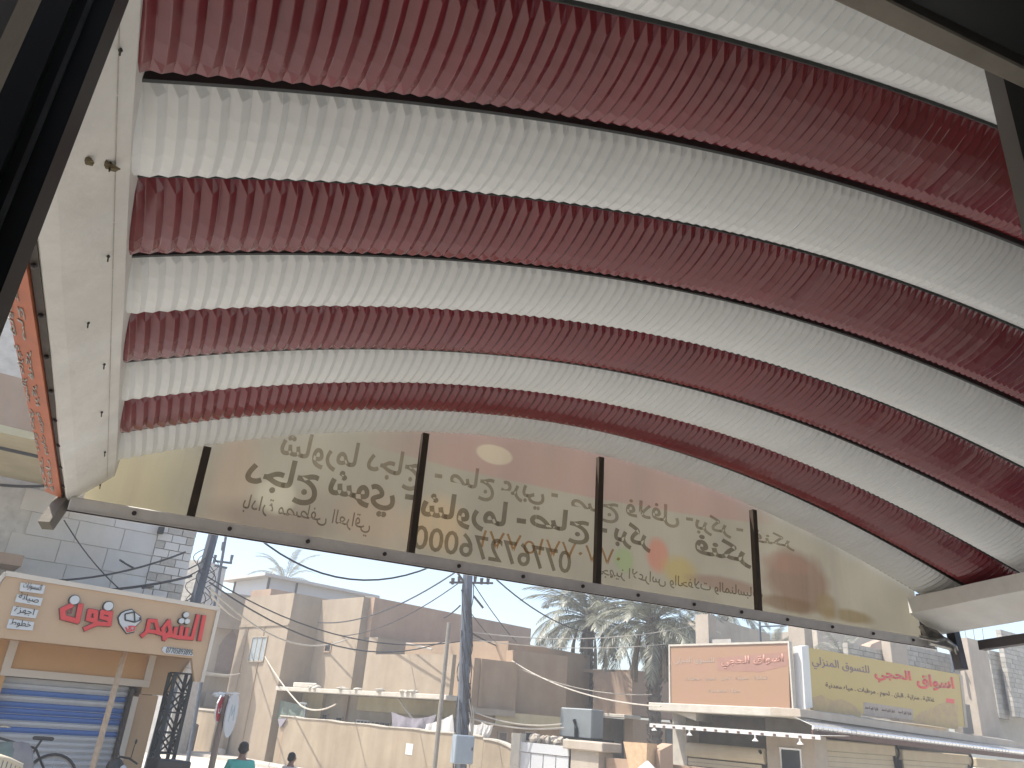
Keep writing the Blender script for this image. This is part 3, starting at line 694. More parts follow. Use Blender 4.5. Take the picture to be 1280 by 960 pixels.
text('phone_number', '07705893895', 'black', shop, a, (b-a).normalized(), up, (b-a).length, 0.095, 0.006, 0.0, False)

# leaning timber pole in front of the shutter
m = MB(); m.tube([S.w(156,815,0.5), S.w(115,962,-0.9)], 0.045, 7); q = S.w(115,962,-0.9)
d = (q-S.w(156,815,0.5)); q2 = q+d*(-(q.z)/d.z) ; m = MB(); m.tube([S.w(157,812,0.5), q, q2], 0.048, 7)
tag(m.build('timber_pole', 'wood'), 'long bare timber pole leaning across the blue striped shutter', 'pole')

# lattice steel post at the right end of the shop
lp = thing('lattice_post', 'dark steel lattice post with crossed bracing under the right end of the orange sign', 'post', S.p(S.hit(200,900,0.2)[0],0.2,0))
hL, hR = S.hit(212,866,0.2), S.hit(233,851,0.2)
uL = S.hit(203,905,0.2)[0]; uR = S.hit(225,905,0.2)[0]; zt_ = zDrop+0.12
for (u_, v_) in ((uL,0.1),(uR,0.1),(uL,0.1+0.36),(uR,0.1+0.36)):
    m = MB(); S.box(m, u_-0.03, u_+0.03, v_, v_+0.03, 0, zt_); m.build('leg', 'lattice', lp)
n_ = 9
for k in range(n_):
    za, zb_ = zt_*k/n_, zt_*(k+1)/n_
    for (p, q) in (((uL,0.1),(uR,0.1)),((uL,0.46),(uR,0.46)),((uL,0.1),(uL,0.46)),((uR,0.1),(uR,0.46))):
        m = MB(); A_, B_ = (p, q) if k % 2 else (q, p)
        m.bar(S.p(*A_, za), S.p(*B_, zb_), 0.026); m.bar(S.p(*p, zb_), S.p(*q, zb_), 0.024)
        if k % 2: m.bar(S.p(*B_, za), S.p(*A_, zb_), 0.024)
        m.build('brace', 'lattice', lp)
m = MB(); S.box(m, uL-0.02, uR+0.02, 0.05, 0.09, 1.12, 1.45); m.build('meter_plate', 'grey_box', lp)

# ------------------------------------------------------------------ white clad building above and behind the shop
W = Fr(0, 17.8, 1, 0.20)
wb = thing('clad_building', 'building with pale stone cladding and bare blocks rising behind the orange shop sign', 'building', W.p(-2,0,0))
uW1 = W.hit(233,725)[0]; zW1 = W.hit(228,628)[1]+0.25
m = MB(); W.box(m, -9, uW1-0.02, 0.06, 6, 0, zW1+3.2); m.build('wall', 'joint_pale', wb)
uBk = W.hit(192,690)[0]
th, tw = 0.44, 0.86                                    # cladding tiles
meshc = {}
zlo = 3.0
for r_ in range(12):
    for c_ in range(-8, 3):
        u0 = uBk-(c_+1)*tw+(0.22 if r_ % 2 else 0)-0.0; u1 = u0+tw-0.012
        u1 = min(u1, uBk-0.005)
        if u1-u0 < 0.1 or u0 < -6.5: continue
        z0 = zlo+r_*th; 
        if z0 > 8: continue
        m = MB(); W.box(m, u0, u1, 0.03+R.uniform(0,0.006), 0.059, z0, z0+th-0.012); m.build('tile', R.choice(['cladding','cladding','cladding_b']), wb)
bh, bw = 0.15, 0.30
for r_ in range(30):                                   # exposed blocks at the right edge
    z0 = 3.55+r_*(bh+0.016)
    if z0 > 7.6: break
    u = uBk+0.01-(0.12 if r_ % 2 else 0.0)
    while u < uW1-0.05:
        ua = max(u, uBk+0.005); ub = min(u+bw, uW1)
        if ub-ua > 0.05:
            m = MB(); W.box(m, ua, ub-0.016, 0.0+R.uniform(0,0.02), 0.0595, z0, z0+bh); m.build('block', R.choice(['cladding','cladding_b','block']), wb)
        u += bw
# overhanging storey with yellow soffit
zO = W.hit(30,602,0)[1]
vO = -1.0
for k in range(60):
    v_ = -k*0.1
    if W.hit(30,548,v_)[1] <= zO: vO = v_; break
m = MB(); W.box(m, -9, W.hit(215,560)[0]*0.3-0.9, vO, -0.0-0.06, zO, zO+0.12); m.build('soffit', 'plaster_yellow', wb)
zPt = W.hit(5,467,vO)[1]
m = MB(); W.box(m, -9, W.hit(215,560)[0]*0.3-0.9, vO+0.003, vO+0.25, zO+0.123, zPt); m.build('upper_wall', 'plaster_rose', wb)
m = MB(); W.box(m, -9, -1.0, vO+0.9, vO+0.95, zO-0.05, zO-0.002); m.build('soffit_pipe', 'cable_dark', wb)
m = MB(); a = W.hit(-20,672,-0.5); b = W.hit(22,712,-0.5); W.box(m, a[0], b[0], -0.9, 0.0-0.002, b[1]+0.02, a[1]-0.25); m.build('ledge', 'plaster_rose', wb)
u_, z_ = W.hit(202,662,-0.1); m = MB(); W.box(m, u_-0.05, u_+0.05, -0.12, -0.002, z_-0.08, z_+0.06); m.build('wall_lamp', 'black', wb)
# floodlit bright block wall of a farther house
fw = thing('bright_block_wall', 'bright sunlit block wall seen between the clad building and the cluttered pole', 'wall', atY(238,740,30))
Fw = Fr(atY(238,720,44).x, 44, 0.80, -0.60)
a0, a1, zt_ = Fw.hit(221,712)[0], Fw.hit(251,735)[0], Fw.hit(246,700)[1]
m = MB(); Fw.box(m, a0, a1, 0.03, 2, 0, zt_); m.build('wall', 'joint_pale', fw)
for r_ in range(14):
    for c_ in range(9):
        u0 = a0+c_*0.44+(0.2 if r_ % 2 else 0); u1 = min(u0+0.42, a1)
        if u1-u0 < 0.08: continue
        z0 = zt_-0.02-(r_+1)*0.23
        m = MB(); Fw.box(m, u0, u1, 0.0+R.uniform(0,0.012), 0.029, z0, z0+0.21); m.build('block', 'slab_edge', fw)

# ================================================================== HOUSE (middle), faces run along F
F = Fr(8.3, 39.3, 0.342, -0.94)
house = thing('tan_house', 'tan plastered two storey house with tower block, long terrace slab and shaded upper rooms', 'house', F.p(0,2,0))
zR = H+5.2
def Fu(px, py, v=0): return F.hit(px, py, v)[0]
uT0, uT1 = Fu(308,745), Fu(368,743)
m = MB(); F.box(m, uT0, uT1, 0, 7, 0, zR); m.build('tower', 'plaster', house)
m = MB(); F.box(m, uT0-0.1, uT1-2.9, 0.3, 6, zR+0.003, zR+0.42); m.build('parapet', 'plaster_rose', house)
m = MB(); F.box(m, uT0+0.02, uT1-0.02, -0.05, 0.25, zR-0.02-1.55, zR-0.02-1.47); m.build('string_course', 'plaster', house)
VB2 = 1.65
uB1 = Fu(455,746,VB2); zB = F.hit(455,746,VB2)[1]
m = MB(); F.box(m, uT1+0.003, uB1, VB2, 13.5, 0, zB); m.build('main_block', 'plaster', house)
# shaded upper wall running back from the corner: projecting upper storey face
zSh = F.hit(452,795,VB2)[1]
m = MB(); F.box(m, uB1+0.003, uB1+0.35, VB2+0.4, 13.5, zSh, zB+0.02); m.build('upper_storey', 'plaster_rose', house)
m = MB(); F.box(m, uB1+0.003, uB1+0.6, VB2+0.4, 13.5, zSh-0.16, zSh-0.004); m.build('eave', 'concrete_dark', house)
m = MB(); F.box(m, uB1-3.0, uB1+0.1, 13.5, 17.5, 0, zB-1.55); m.build('rear_block', 'plaster_rose', house)
# lower two-thirds: terrace slab, parapet, ground floor walls behind
zSl = (F.hit(412,862)[1]+F.hit(535,868)[1])/2
uS1 = Fu(560,872)
m = MB(); F.box(m, uT1+0.004, uS1, -0.10, 3.2, zSl-0.16, zSl+0.02); m.build('terrace_slab', 'slab_edge', house, bevel=0.02)
uPa = Fu(456,830); zPa = F.hit(520,818,0.1)[1]
m = MB(); F.box(m, uPa+0.6, uS1-0.02, 0.05, 0.25, zSl+0.023, zPa); m.build('terrace_parapet', 'plaster', house)
m = MB(); F.box(m, uPa, uPa+0.597, 0.05, 1.64, zSl+0.023, F.hit(452,797,0.05)[1]); m.build('terrace_wall', 'plaster', house)
for k in range(9):                                     # lumps of render and rubble on the slab edge
    u_ = uT1+1.5+R.random()*(uS1-uT1-2); m = MB(); m.ball(F.p(u_, -0.02, zSl+0.06), R.uniform(0.12,0.3), 0.12, R.uniform(0.05,0.11), n=8, m=5, jit=0.25); m.build('render_lump', 'slab_edge', house)
m = MB(); F.box(m, uT1+1.4, uT1+3.3, -0.06, 0.02, zSl+0.021, zSl+0.24); m.build('slab_patch', 'slab_edge', house, bevel=0.03)
# middle wall in shade behind the terrace, then the long brown wing
m = MB(); F.box(m, uB1+0.6, uS1-0.3, 3.4, 9, 0, F.hit(520,803,3.4)[1]); m.build('middle_wing', 'plaster_brown', house)
uG0, uG1 = uT1+0.01, uS1
m = MB(); F.box(m, uG0, uG1, 1.60, 3.3, 0.0, zSl-0.17); m.build('ground_floor', 'plaster_grey', house)
m = MB(); F.box(m, uG0, uG0+1.8, 1.45, 1.597, zSl-1.2, zSl-0.17); m.build('wall_band', 'plaster_yellow', house)
m = MB(); F.box(m, uG0+4.6, uG1, 1.45, 1.597, zSl-0.75, zSl-0.17); m.build('wall_band', 'plaster_yellow', house)
def window(px0, py0, px1, py1, v, glass='window_pale', frame='plaster_grey', bars=2, depth=0.08, F_=F, par=None):
    par = par or house
    a, b = F_.hit(px0, py0, v), F_.hit(px1, py1, v); u0, u1 = min(a[0], b[0]), max(a[0], b[0]); z0, z1 = min(a[1], b[1]), max(a[1], b[1])
    fr_ = MB(); t_ = 0.06
    F_.box(fr_, u0-t_, u0, v-0.05, v-0.003, z0-t_, z1+t_); F_.box(fr_, u1, u1+t_, v-0.05, v-0.003, z0-t_, z1+t_)
    F_.box(fr_, u0, u1, v-0.05, v-0.003, z1, z1+t_); F_.box(fr_, u0, u1, v-0.09, v-0.003, z0-t_, z0)
    wn = fr_.build('window', frame, par)
    g = MB(); F_.box(g, u0, u1, v-0.012, v-0.004, z0, z1); g.build('pane', glass, wn)
    for k in range(bars):
        uu = u0+(u1-u0)*(k+1)/(bars+1); g = MB(); F_.box(g, uu-0.02, uu+0.02, v-0.035, v-0.013, z0, z1); g.build('bar', frame, wn)
    return wn
window(317,797,329,826, 0, 'window_pale', 'plaster_grey', 2)
uN, zN = F.hit(411,810,VB2); 
window(408,804,413,814, VB2, 'dark_glass', 'plaster_brown', 0)
window(447,901,463,911, 1.6, 'dark_glass', 'white', 3)
window(463,902,487,913, 1.6, 'dark_glass', 'plaster_grey', 3)
window(421,897,427,906, 1.6, 'dark_glass', 'plaster_grey', 0)
window(401,893,408,904, 1.6, 'dark_glass', 'plaster_grey', 0)
m = MB(); F.box(m, Fu(437,870,1.6)-0.06, Fu(437,870,1.6)+0.06, 1.5, 1.597, 0.2, zSl-0.17); m.build('drain_pipe', 'plaster_brown', house)
for u_ in (uT0+0.9, uT0+2.6):                          # cable and drip pipe down the tower
    m = MB(); m.bar(F.p(u_, -0.02, 0.3), F.p(u_+0.05, -0.02, zR-1.6), 0.03); m.build('wall_cable', 'plaster_brown', house)
# metal shed on the roof
shed = thing('roof_shed', 'white panel shed with brown frame and thin flat roof on top of the house', 'shed', F.p(0,4,zR))
vS = 2.6
us0, us1 = Fu(293,735,vS), Fu(337,722,vS); zS1 = F.hit(337,722,vS)[1]
dS = 7.0
sF = MB(); F.box(sF, us0, us1, vS, vS+dS, zR, zS1); sF.build('wall_panel', 'panel_white', shed)
m = MB(); F.box(m, us0-0.9, us1+0.5, vS-0.6, vS+dS+0.9, zS1+0.003, zS1+0.16); m.build('roof', 'roof_edge', shed)
for uu, vv in ((us1,vS),(us1,vS+1.9),(us1,vS+dS),(us0,vS)):
    m = MB(); F.box(m, uu-0.06, uu+0.06, vv-0.06, vv+0.06, zR, zS1); m.build('frame_post', 'brown_steel_and_shade', shed)
m = MB(); F.box(m, us1-0.02, us1+0.05, vS+0.1, vS+1.8, zR+0.55, zR+0.65); m.build('frame_rail', 'brown_steel_and_shade', shed)

# long brown wing beyond the slab and its neighbours
wing = thing('brown_wing', 'brown plastered wing of the house with yellow band, behind the pole with the meter box', 'building', F.p(14,2,0))
_q = F.p(uS1+0.02, 1.2, 0)
K = Fr(_q.x, _q.y, 1.0, 0.0)
zW = K.hit(600,823)[1]; uM = K.hit(646,850)[0]; uE = K.hit(716,850)[0]
m = MB(); K.box(m, 0, uM, 0, 4, 0, zW); m.build('wall', 'plaster_brown', wing)
m = MB(); K.box(m, uM+0.003, uE, 0.5, 4, 0, K.hit(680,817,0.5)[1]); m.build('upper_room', 'plaster_brown', wing)
m = MB(); K.box(m, 0, uM-0.1, -0.25, -0.003, K.hit(600,893)[1], K.hit(600,885)[1]); m.build('slab_band', 'plaster_grey', wing)
m = MB(); K.box(m, K.hit(618,895)[0], uE, -0.12, -0.004, K.hit(650,907)[1], K.hit(650,892)[1]); m.build('wall_band', 'plaster_yellow', wing)
window(624,916,632,926, 0, 'niche', 'plaster_grey', 0, F_=K, par=wing)
window(657,916,665,926, 0, 'dark_glass', 'plaster_grey', 0, F_=K, par=wing)
for px in (601,578):
    u_ = K.hit(px,850)[0]; m = MB(); K.box(m, u_-0.06, u_+0.06, -0.06, -0.004, K.hit(px,884)[1]+0.02, zW); m.build('pilaster', 'plaster_brown', wing)
far = thing('garage_house', 'house with pink tan upper wall and dark garage opening seen between the two palm trunks', 'house', atY(770,900,31))
_q = atY(790,880,29.5)
G2 = Fr(_q.x, _q.y, 0.342, -0.94)
g0 = G2.hit(742,860)[0]; gz0 = G2.hit(775,840)[1]; zsl = G2.hit(775,893)[1]
m = MB(); G2.box(m, g0, 0, 0, 5.5, zsl, gz0); m.build('upper_wall', 'plaster_warm', far)
m = MB(); G2.box(m, g0-3, -0.1, 0.3, 5.5, gz0+0.003, gz0+0.12); m.build('roof_coping', 'plaster_brown', far)
m = MB(); G2.box(m, g0-0.2, 0.05, -0.6, 0.6, zsl-0.14, zsl-0.003); m.build('canopy_slab', 'slab_edge', far, bevel=0.02)
m = MB(); G2.box(m, -0.45, -0.01, 0.1, 5.5, 0, zsl-0.145); m.build('pier', 'plaster_brown', far)
m = MB(); G2.box(m, g0-0.4, g0, 0.1, 4, 0, zsl-0.145); m.build('pier', 'plaster_grey', far)
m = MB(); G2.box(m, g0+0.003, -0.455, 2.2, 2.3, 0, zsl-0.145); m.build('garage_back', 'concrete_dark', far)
m = MB(); m.obox(G2.p(-0.005, 2.6, 1.3), G2.V()*1.8, G2.U()*0.02, (0,0,1.5)); m.build('opening', 'dark_glass', far)

# background boxy roofs
bk = thing('rear_house', 'low plain tan house roof beyond the palms', 'house', atY(700,850,44))
G3 = Fr(atY(640,850,44).x, 44, 1, 0.1)
m = MB(); G3.box(m, G3.hit(640,850)[0], G3.hit(745,850)[0], 0, 6, 0, G3.hit(690,834)[1]); m.build('wall', 'plaster_brown', bk)
m = MB(); G3.box(m, G3.hit(640,850)[0]-0.1, G3.hit(745,850)[0]+0.1, -0.1, 6, G3.hit(690,834)[1]+0.003, G3.hit(690,831)[1]); m.build('coping', 'slab_edge', bk)
rh = thing('niche_house', 'shaded tan house with pointed arch niche left of the tower', 'house', atY(285,860,50))
G4 = Fr(atY(285,860,50).x, 50, 1, 0.0)
a0 = G4.hit(262,800)[0]; a1 = G4.hit(312,800)[0]; zt4 = G4.hit(290,776)[1]
m = MB(); G4.box(m, a0-2.2, a1+0.6, 0, 5, 0, zt4-0.5); m.build('wall', 'plaster_grey', rh)
m = MB(); G4.box(m, a0-0.6, a1+0.6, -0.5, 5, zt4-0.497, zt4+1.5); m.build('roof_parapet', 'plaster', rh)
u_, z_ = G4.hit(284,820); m = MB(); G4.poly(m, [(u_-0.55,z_-0.9),(u_+0.55,z_-0.9),(u_+0.55,z_+0.5),(u_+0.35,z_+1.0),(u_,z_+1.5),(u_-0.35,z_+1.0),(u_-0.55,z_+0.5)], -0.05, -0.003); m.build('arch_niche', 'niche', rh)
m = MB(); a = G4.hit(250,838); b = G4.hit(275,838); G4.box(m, a[0]-0.3, b[0]+1.5, -0.35, -0.003, a[1]-0.25, a[1]-0.12); m.build('ledge', 'slab_edge', rh)
ac = thing('air_conditioner', 'pale window air conditioner on the shaded wall right of the lattice post', 'air conditioner', G4.p(G4.hit(240,872)[0],-0.8,G4.hit(240,872)[1]))
a = G4.hit(231,860,-0.8); b = G4.hit(246,883,-0.8)
m = MB(); G4.box(m, a[0], b[0], -0.8, -0.004, b[1], a[1]-0.1); m.build('casing', 'ac_white', ac, bevel=0.03)
m = MB(); 
for i in range(5): G4.box(m, a[0]+0.08, b[0]-0.08, -0.83, -0.803, b[1]+0.12+i*0.2, b[1]+0.2+i*0.2)
m.build('grille', 'grey_box', ac)
m = MB(); u_ = b[0]; G4.box(m, u_+0.35, u_+1.1, -0.7, -0.004, b[1], a[1]-0.1); tag(m.build('old_cooler', 'concrete_dark', bevel=0.04), 'dark metal cooler box beside the pale air conditioner', 'air cooler')

# low wall across the side street, base block, rubble
gA, gB = ground(183,926), ground(275,946)
LW = Fr(gA.x, gA.y, gB.x-gA.x, gB.y-gA.y)
m = MB(); L_ = (Vector((gB.x,gB.y))-Vector((gA.x,gA.y))).length
za = LW.hit(200,882)[1]; zb = LW.hit(265,889)[1]
LW.poly(m, [(-3,0),(L_,0),(L_,zb),(-3,za)], 0, 0.25)
tag(m.build('low_wall', 'garden_wall'), 'low plastered wall across the side street behind the lattice post', 'wall')
m = MB(); LW.poly(m, [(-3,za+0.003),(L_,zb+0.003),(L_,zb+0.09),(-3,za+0.09)], -0.05, 0.3); tag(m.build('wall_coping', 'slab_edge'), 'pale coping strip on top of the low wall', 'coping')
g = ground(231,941)
pb = thing('small_pole', 'thin brown pole standing on a stained block base before the low wall', 'pole', g)
m = MB(); m.box(g.x-0.35,g.x+0.35,g.y-0.35,g.y+0.35,0,1.35); m.build('base_block', 'rust', pb, bevel=0.05)
m = MB(); t_ = atY(244,862,g.y); m.tube([(g.x,g.y,1.35),(t_.x,t_.y,t_.z)], 0.09, 7); m.build('shaft', 'pole_wood', pb)

# garden wall along the street
gw0, gw1 = Fu(350,900,-0.25), Fu(604,930,-0.25)
m = MB(); N = 14; top = []
for i in range(N+1):
    f = i/N; top.append((gw0+(gw1-gw0)*f, H-0.49-0.03*f+0.02*sin(i*2.1)))
F.poly(m, [(gw0,0)]+[(gw1,0)]+top[::-1], -0.25, -0.02)
gw = thing('garden_wall', 'long sunlit tan garden wall running along the street before the house', 'wall', F.p(gw0,0,0))
m.build('wall', 'garden_wall', gw)
m = MB()
for i in range(N): F.poly(m, [(top[i][0], top[i][1]+0.003),(top[i+1][0], top[i+1][1]+0.003),(top[i+1][0], top[i+1][1]+0.05),(top[i][0], top[i][1]+0.05)], -0.29, 0.01)
m.build('coping', 'slab_edge', gw)
a = F.hit(508,929,-0.26); b = F.hit(515,944,-0.26); m = MB(); F.box(m, a[0], b[0], -0.262, -0.2505, b[1], a[1]); m.build('paper_notice', 'white', gw)
pts = [F.hit(*q, -0.3) for q in ((348,899),(359,898),(352,909),(350,908))]
m = MB(); F.poly(m, pts, -0.34, -0.29); m.build('hanging_rag', 'cloth_grey', gw, label='dark rag hooked on the wall top')
m = MB(); u_, z_ = F.hit(353,909,-0.27); F.poly(m, [(u_-0.10,z_),(u_+0.10,z_),(u_+0.16,0.2),(u_+0.0,0.2)], -0.256, -0.2505); m.build('water_stain', 'plaster_brown', gw)
# curved end piece
m = MB(); N = 12; uc0, uc1 = gw1+0.01, Fu(642,938,-0.25); zc0, zc1 = F.hit(600,924,-0.25)[1], F.hit(641,938,-0.25)[1]
top = [(uc0+(uc1-uc0)*i/N, zc0+(zc1-zc0)*((i/N)**2.4)) for i in range(N+1)]
F.poly(m, [(uc0,0),(uc1,0)]+top[::-1], -0.25, -0.02); gc = thing('curved_wall', 'tan wall piece with a rounded falling top beside the meter box', 'wall', F.p(uc0,0,0)); m.build('wall', 'garden_wall', gc)
m = MB()
for i in range(N): F.poly(m, [(top[i][0], top[i][1]+0.003),(top[i+1][0], top[i+1][1]+0.003),(top[i+1][0], top[i+1][1]+0.06),(top[i][0], top[i][1]+0.06)], -0.29, 0.01)
m.build('coping', 'slab_edge', gc)
# pavement kerb along the wall
m = MB(); F.box(m, gw0-6, Fu(640,950), -1.5, -0.3, 0.0, 0.13); tag(m.build('pavement', 'kerb'), kind='structure')
# gate with pillars
gt = thing('metal_gate', 'pale metal yard gate with a solid top panel between two pillars', 'gate', F.p(uc1+0.4,0,0))
a = F.hit(641,916,-0.3); b = F.hit(649,960,-0.3); m = MB(); F.box(m, a[0], b[0], -0.35, -0.05, 0, a[1]); m.build('pillar', 'slab_edge', gt)
a = F.hit(650,930,-0.25); b = F.hit(712,941,-0.25); m = MB(); F.box(m, a[0], b[0], -0.30, -0.22, F.hit(660,940,-0.25)[1], F.hit(680,930,-0.25)[1]); m.build('top_panel', 'panel_white', gt)
for i in range(4):
    u0 = a[0]+(b[0]-a[0])*i/4+0.02; u1 = a[0]+(b[0]-a[0])*(i+1)/4-0.02; m = MB(); F.box(m, u0, u1, -0.27, -0.23, 0.1, F.hit(660,940,-0.25)[1]-0.02); m.build('leaf', 'panel_white', gt)
p0 = F.hit(711,933,-0.4); p1 = F.hit(752,933,-0.4)
gp_ = thing('gate_pillar', 'weathered concrete gate pillar with a wide cap below the grey tank', 'pillar', F.p(p0[0],-0.4,0))
m = MB(); F.box(m, p0[0]+0.1, p1[0]-0.1, -0.4, 0.3, 0, F.hit(730,938,-0.4)[1]); m.build('shaft', 'concrete', gp_)
m = MB(); F.box(m, p0[0]-0.15, p1[0]+0.15, -0.55, 0.45, F.hit(730,938,-0.4)[1]+0.003, F.hit(730,926,-0.4)[1]); m.build('cap', 'concrete', gp_, bevel=0.03)
m = MB(); F.box(m, p1[0]+0.003, p1[0]+3.4, -0.15, 0.05, 0, F.hit(770,948,-0.15)[1]); m.build('side_wall', 'plaster_rose', gp_)
m = MB()
for k in range(16): m.ball(F.p(Fu(662+R.random()*45,924,-0.1), 0.0+R.uniform(-0.1,0.15), F.hit(680,927,-0.1)[1]+R.uniform(0,0.12)), R.uniform(0.08,0.2), n=6, m=4, jit=0.3)
tag(m.build('rubble_heap', 'rubble'), 'small heap of rubble lying on top of the pale gate', 'rubble', kind='stuff')
tk = thing('water_tank', 'square grey sheet metal water tank standing on the yard wall before a palm trunk', 'water tank', F.p(p0[0],0.6,0))
a = F.hit(700,884,0.6); b = F.hit(739,924,0.6)
m = MB(); F.box(m, a[0]+0.02, b[0], 0.6, 1.25, b[1], a[1]); m.build('tank_body', 'tank', tk, bevel=0.03)
m = MB(); F.box(m, a[0]-0.1, b[0]+0.1, 0.5, 1.7, b[1]-0.12, b[1]-0.003); m.build('stand', 'black_steel_and_shade', tk)
m = MB(); F.box(m, a[0]+0.2, a[0]+0.35, 0.7, 0.9, 0, b[1]-0.12); F.box(m, b[0]-0.35, b[0]-0.2, 0.7, 0.9, 0, b[1]-0.12); m.build('stand_leg', 'black_steel_and_shade', tk)
u_, z_ = F.hit(720,910,0.55); m = MB(); m.tube([F.p(u_,0.58,z_-0.5),F.p(u_,0.55,z_),F.p(u_-0.1,0.55,z_+0.25)],0.06,6); m.build('outlet_pipe', 'black_steel_and_shade', tk)
# tapered clay-coloured bin
g = F.w(795,935,-1.2)
m = MB(); a = F.hit(779,927,-1.2); b = F.hit(809,928,-1.2); z0 = F.hit(795,952,-1.2)[1]-0.5
F.poly(m, [(a[0],a[1]),(b[0],b[1]-0.02),(b[0]-0.05,z0),(a[0]+0.3,z0)], -1.2, -0.7)
tag(m.build('planter_box', 'wood'), 'tapered tan planter box with a slanting side left of the shop pillar', 'planter')
m = MB(); F.box(m, a[0]+0.3, b[0]-0.05, -1.25, -0.65, 0, z0-0.003); tag(m.build('planter_plinth', 'garden_wall'), 'tan masonry plinth carrying the tapered planter box', 'plinth')
# white covered heap at the bottom edge
_h = atY(817,952,18.6); m = MB(); n = 18; vs = []
for k in range(7):
    f = k/6; z = _h.z*(1-(1-f)**1.6) if False else _h.z*f; r_ = 0.62*math.sqrt(max(0.0, 1-(f**3.2)))+0.02
    for q in range(n): a = 2*pi*q/n; vs.append((_h.x+0.02+r_*cos(a)*(1+0.05*sin(3*a+k)), 18.9+r_*0.7*sin(a)*(1+0.06*sin(5*a)), z))
m.add(vs, [(k*n+q, k*n+(q+1)%n, (k+1)*n+(q+1)%n, (k+1)*n+q) for k in range(6) for q in range(n)]+[tuple(range(n)), tuple(range(6*n,7*n))])
tag(m.build('covered_heap', 'cloth_white', smooth=True), 'bright white covered heap at the bottom edge between planter and plaster stub', 'heap')
_a, _b = atY(825,938,19.5), atY(841,930,19.5)
m = MB(); m.hexa([(_a.x,19.5,0),(_b.x,19.5,0),(_b.x,20.0,0),(_a.x,20.0,0)],[(_a.x,19.5,_a.z),(_b.x,19.5,_b.z),(_b.x,20.0,_b.z),(_a.x,20.0,_a.z)])
tag(m.build('plaster_stub', 'plaster_rose'), 'pinkish plastered wall stub with slanting top touching the left shop pillar', 'wall')
# laundry
def sheet(pxs, v, mt, label, cat='cloth', sag=0.1, name='hanging_cloth', group=None):
    """pxs: top-left, top-right, bottom-right, bottom-left pixels on plane v"""
    c = [Vector(F.w(*q, v)) for q in pxs]; m = MB(); nu, nv = 14, 8; vs = []
    ph_ = R.random()*6
    for j in range(nv+1):
        for i in range(nu+1):
            a, b = i/nu, j/nv; p = (c[0]*(1-a)+c[1]*a)*(1-b)+(c[3]*(1-a)+c[2]*a)*b
            p = p+F.V()*(0.09*sin(a*15+ph_)*b+0.03*sin(a*31+b*5))+Vector((0,0,-sag*sin(pi*a)*(1-b)-0.12*b*abs(sin(a*6+ph_)))); vs.append(p)
    k = nu+1; fs = [(j*k+i, j*k+i+1, (j+1)*k+i+1, (j+1)*k+i) for j in range(nv) for i in range(nu)]
    m.add(vs, fs); return tag(m.build(name, mt, smooth=True), label, cat, group)
sheet([(533,905),(566,893),(566,926),(528,922)], -0.1, 'cloth_white', 'white cloth hanging over the garden wall left of the utility pole', sag=0.05, group='cloths on the garden wall')
sheet([(582,897),(602,905),(600,928),(584,926)], -0.1, 'cloth_white', 'narrow white cloth hanging just right of the utility pole', sag=0.12, group='cloths on the garden wall')
sheet([(602,902),(617,906),(606,926),(598,926)], -0.1, 'cloth_white', 'small white cloth tied between strings, rightmost of the white cloths', sag=0.06, group='cloths on the garden wall')
sheet([(489,889),(546,893),(533,920),(489,914)], 0.15, 'cloth_grey', 'grey violet tarpaulin sagging under the terrace slab', 'tarpaulin', sag=0.2, name='tarpaulin')
sheet([(489,909),(515,911),(517,919),(489,916)], 0.02, 'cloth_white', 'low white bundle of cloth in front of the grey tarpaulin', sag=0.0, group='cloths on the garden wall')
sheet([(347,874),(382,882),(380,905),(347,897)], 0.3, 'net_green', 'dark green shade net behind the left end of the garden wall', 'net', sag=0.02, name='shade_net')
m = MB(); m.tube([F.w(382,880,-0.1),F.w(380,903,-0.1)],0.05,6); m.tube([F.w(375,879,-0.1),F.w(384,880,-0.1)],0.05,6); tag(m.build('net_post', 'tank'), 'pale post with a short arm at the right end of the green net', 'post')

# ------------------------------------------------------------------ unseen dark shop behind the viewer, added to darken the canopy
own = thing('unseen_shop', 'unseen dark shop interior added around the viewer to darken the canopy', 'shop', (0,-2,0))
m = MB(); m.box(-5,6,-5,-0.2,H-1.62,H-1.50); m.build('floor_slab', 'interior', own)
m = MB(); m.box(-5,6,-5.2,-5.0,0,H+2.4); m.build('back_wall', 'interior', own)
m = MB(); m.box(-5.0,6,-5,-0.3,H+1.9,H+2.0); m.build('ceiling', 'interior', own)
m = MB(); m.box(-5.2,-5.001,-5,0.2,0,H+2.4); m.build('side_wall', 'interior', own)
m = MB(); m.box(6.001,6.2,-5,0.2,0,H+2.4); m.build('side_wall', 'interior', own)

# ================================================================== CORNER SHOP (right)
GL = Fr(16.9, 22.0, 0.237, -0.971)
GR = Fr(18.0, 17.6, 1.0, 0.17)
mkt = thing('corner_market', 'corner market with cream shutters, concrete ledges and an unfinished upper floor', 'shop', (18.5,18.5,0))
zLg = (GL.hit(905,883)[1]+GL.hit(985,886)[1])/2
zL2 = GR.hit(1140,905)[1]
uLa = GL.hit(827,880)[0]; uLc = (Vector((18.0,17.6))-GL.o).dot(GL.u)
